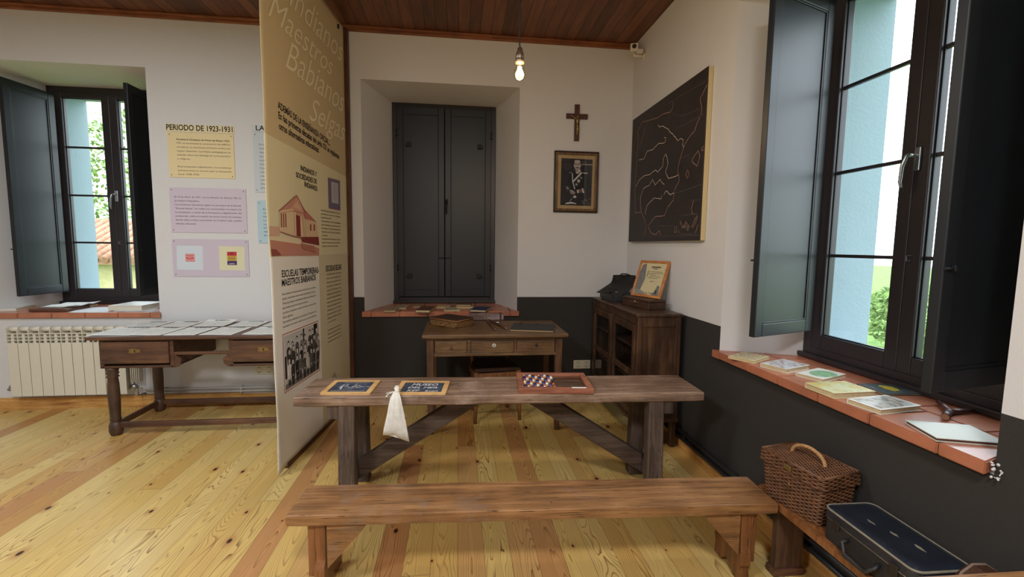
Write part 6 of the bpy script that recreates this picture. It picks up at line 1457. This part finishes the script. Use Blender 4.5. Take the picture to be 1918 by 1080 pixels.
chalk([[(465, 120), (440, 165), (420, 200), (428, 262), (420, 310), (400, 350), (385, 395), (350, 440), (320, 490), (300, 560), (285, 620), (293, 690), (265, 750), (258, 810), (225, 850), (205, 900), (150, 908), (110, 960)],
       [(75, 345), (110, 335), (160, 320), (190, 300), (240, 285), (255, 265), (258, 225)], [(110, 965), (125, 1005), (150, 1015), (175, 990), (185, 1018)], [(30, 885), (70, 880), (85, 920), (95, 955), (110, 960)], [(95, 970), (85, 1015)]], 0.0068, 'chalkbrown', 'coastline')
chalk([[(75, 345), (45, 400), (50, 440), (44, 520), (40, 600), (30, 720), (30, 800), (30, 885)]], 0.008, 'chalkbrown', 'west_coastline')
chalk([[(168, 360), (175, 375), (200, 368), (230, 390), (265, 430), (285, 458), (305, 440), (318, 450), (312, 480), (322, 497)], [(55, 570), (85, 560), (105, 515), (135, 510), (165, 475), (210, 465), (215, 440), (203, 435)],
       [(35, 730), (55, 690), (85, 665), (120, 655), (150, 630), (165, 640), (195, 605), (200, 560), (212, 535), (218, 545)], [(218, 545), (228, 590), (212, 640), (228, 680), (260, 672), (285, 658)],
       [(65, 880), (62, 800), (78, 740), (115, 720), (135, 685), (150, 720), (180, 685), (195, 710), (205, 716)], [(92, 890), (100, 840), (145, 795), (185, 800), (190, 780)], [(200, 780), (215, 750), (240, 775), (262, 765)]], 0.0048, 'chalkline', 'river')
chalk([[(88, 385), (75, 440), (52, 500)], [(368, 575), (385, 545), (405, 517), (418, 545), (398, 608), (380, 590), (368, 575)], [(425, 500), (440, 483), (452, 500), (432, 518), (425, 500)], [(332, 660), (342, 630), (350, 655), (342, 683), (332, 660)],
       [(378, 812), (365, 860), (372, 890)], [(262, 998), (270, 965), (280, 972), (272, 1000), (262, 998)], [(285, 1000), (293, 985), (290, 1003)], [(298, 950), (300, 930), (308, 950), (300, 955)], [(308, 968), (315, 958), (316, 975), (308, 968)], [(318, 970), (335, 937), (342, 950), (325, 972), (318, 970)], [(338, 980), (350, 957), (353, 970), (345, 990), (338, 980)], [(368, 968), (385, 925), (405, 898), (390, 940), (375, 972), (368, 968)], [(405, 955), (390, 1005)]], 0.007, 'chalkbrown', 'island_outline')
chalk([[(355, 890), (355, 812), (416, 806)], [(355, 888), (405, 890)], [(288, 1008), (292, 900), (400, 893)], [(288, 1008), (392, 1012)], [(258, 395), (468, 285)], [(262, 770), (430, 715)], [(285, 570), (372, 530)], [(258, 290), (290, 310), (340, 300), (380, 280), (425, 262)], [(60, 335), (462, 95)], [(468, 95), (430, 1015)], [(40, 1022), (430, 1018)], [(50, 950), (110, 958), (280, 965)]], 0.006, 'chalkfaint', 'faint_line')

# security camera in the corner
t = thing('security_camera', 'small white security camera in the corner under the ceiling', 'camera', (1.64, 4.15, 3.27))
MAT['camplast'] = M('white_plastic', (214, 206, 190), 0.4)
pa = Vector((1.575, 4.12, 3.30)); dv = Vector((-0.35, -1.0, -0.15)).normalized(); up_ = Vector((0, 0, 1)); sd_ = dv.cross(up_).normalized(); up_ = sd_.cross(dv)
mcam = Matrix(((sd_.x, -dv.x, up_.x, pa.x), (sd_.y, -dv.y, up_.y, pa.y), (sd_.z, -dv.z, up_.z, pa.z), (0, 0, 0, 1)))
bm = B(); box(bm, -0.034, 0.034, 0, 0.12, -0.034, 0.034, 0.006, mx=mcam); fin(bm, 'housing', 'camplast', t)
bm = B(); tube(bm, [mcam @ Vector((0, -0.004, 0.006)), mcam @ Vector((0, 0.01, 0.006))], 0.019, 20); fin(bm, 'lens', 'black', t)
bm = B(); tube(bm, [mcam @ Vector((0.0, 0.05, -0.034)), mcam @ Vector((0.0, 0.05, -0.06)), (XR-0.003, 4.14, 3.235)], [0.012, 0.012, 0.009], 10); lathe(bm, [(0, -0.012), (0.03, -0.012), (0.034, 0)], (XR-0.001, 4.14, 3.235), 20, 'x'); box(bm, 1.60, 1.655, 4.10, 4.13, 3.245, 3.28, 0.003); fin(bm, 'bracket', 'camplast', t)

# pendant bulb
LX, LY, LZB = 0.3115, 2.4, 2.40   # bulb base height follows below
t = thing('pendant_bulb', 'bare glowing bulb in a metal socket hanging from the ceiling on a black cord', 'lamp', (LX, LY, ZC))
bm = B(); tube(bm, [(LX-0.005, LY, ZC), (LX-0.004, LY, 2.9), (LX-0.002, LY, 2.6), (LX-0.004, LY, 2.56), (LX, LY, 2.505)], 0.0035, 8); fin(bm, 'cord', 'black', t)
bm = B(); lathe(bm, [(0.006, 0.065), (0.012, 0.060), (0.014, 0.045), (0.020, 0.035), (0.022, 0.012), (0.021, 0.004), (0.023, 0.0), (0.023, -0.014), (0.0, -0.014)], (LX, LY, 2.445), 24); fin(bm, 'socket', M('aged_nickel', (150, 132, 112), 0.35, 0.9), t)
bm = B(); lathe(bm, [(0.0, -0.088), (0.010, -0.087), (0.021, -0.080), (0.028, -0.068), (0.030, -0.055), (0.027, -0.038), (0.019, -0.020), (0.015, -0.008), (0.014, 0.002)], (LX, LY, 2.432), 28); fin(bm, 'bulb_glass', glass_mat('bulb_glass', (1.0, 0.94, 0.82)), t)
bm = B()
for k in range(4):
    a = k*math.pi/2; tube(bm, [(LX+0.008*math.cos(a), LY+0.008*math.sin(a), 2.415), (LX+0.013*math.cos(a+.3), LY+0.013*math.sin(a+.3), 2.37)], 0.0022, 6)
ball(bm, (LX, LY, 2.382), 0.015)
fin(bm, 'filament', emit_mat('glowing_filament', (255, 214, 150), 60), t)
light('pendant_bulb_light', 'POINT', (LX, LY, 2.38), 18, (1.0, 0.72, 0.42), 0.035)
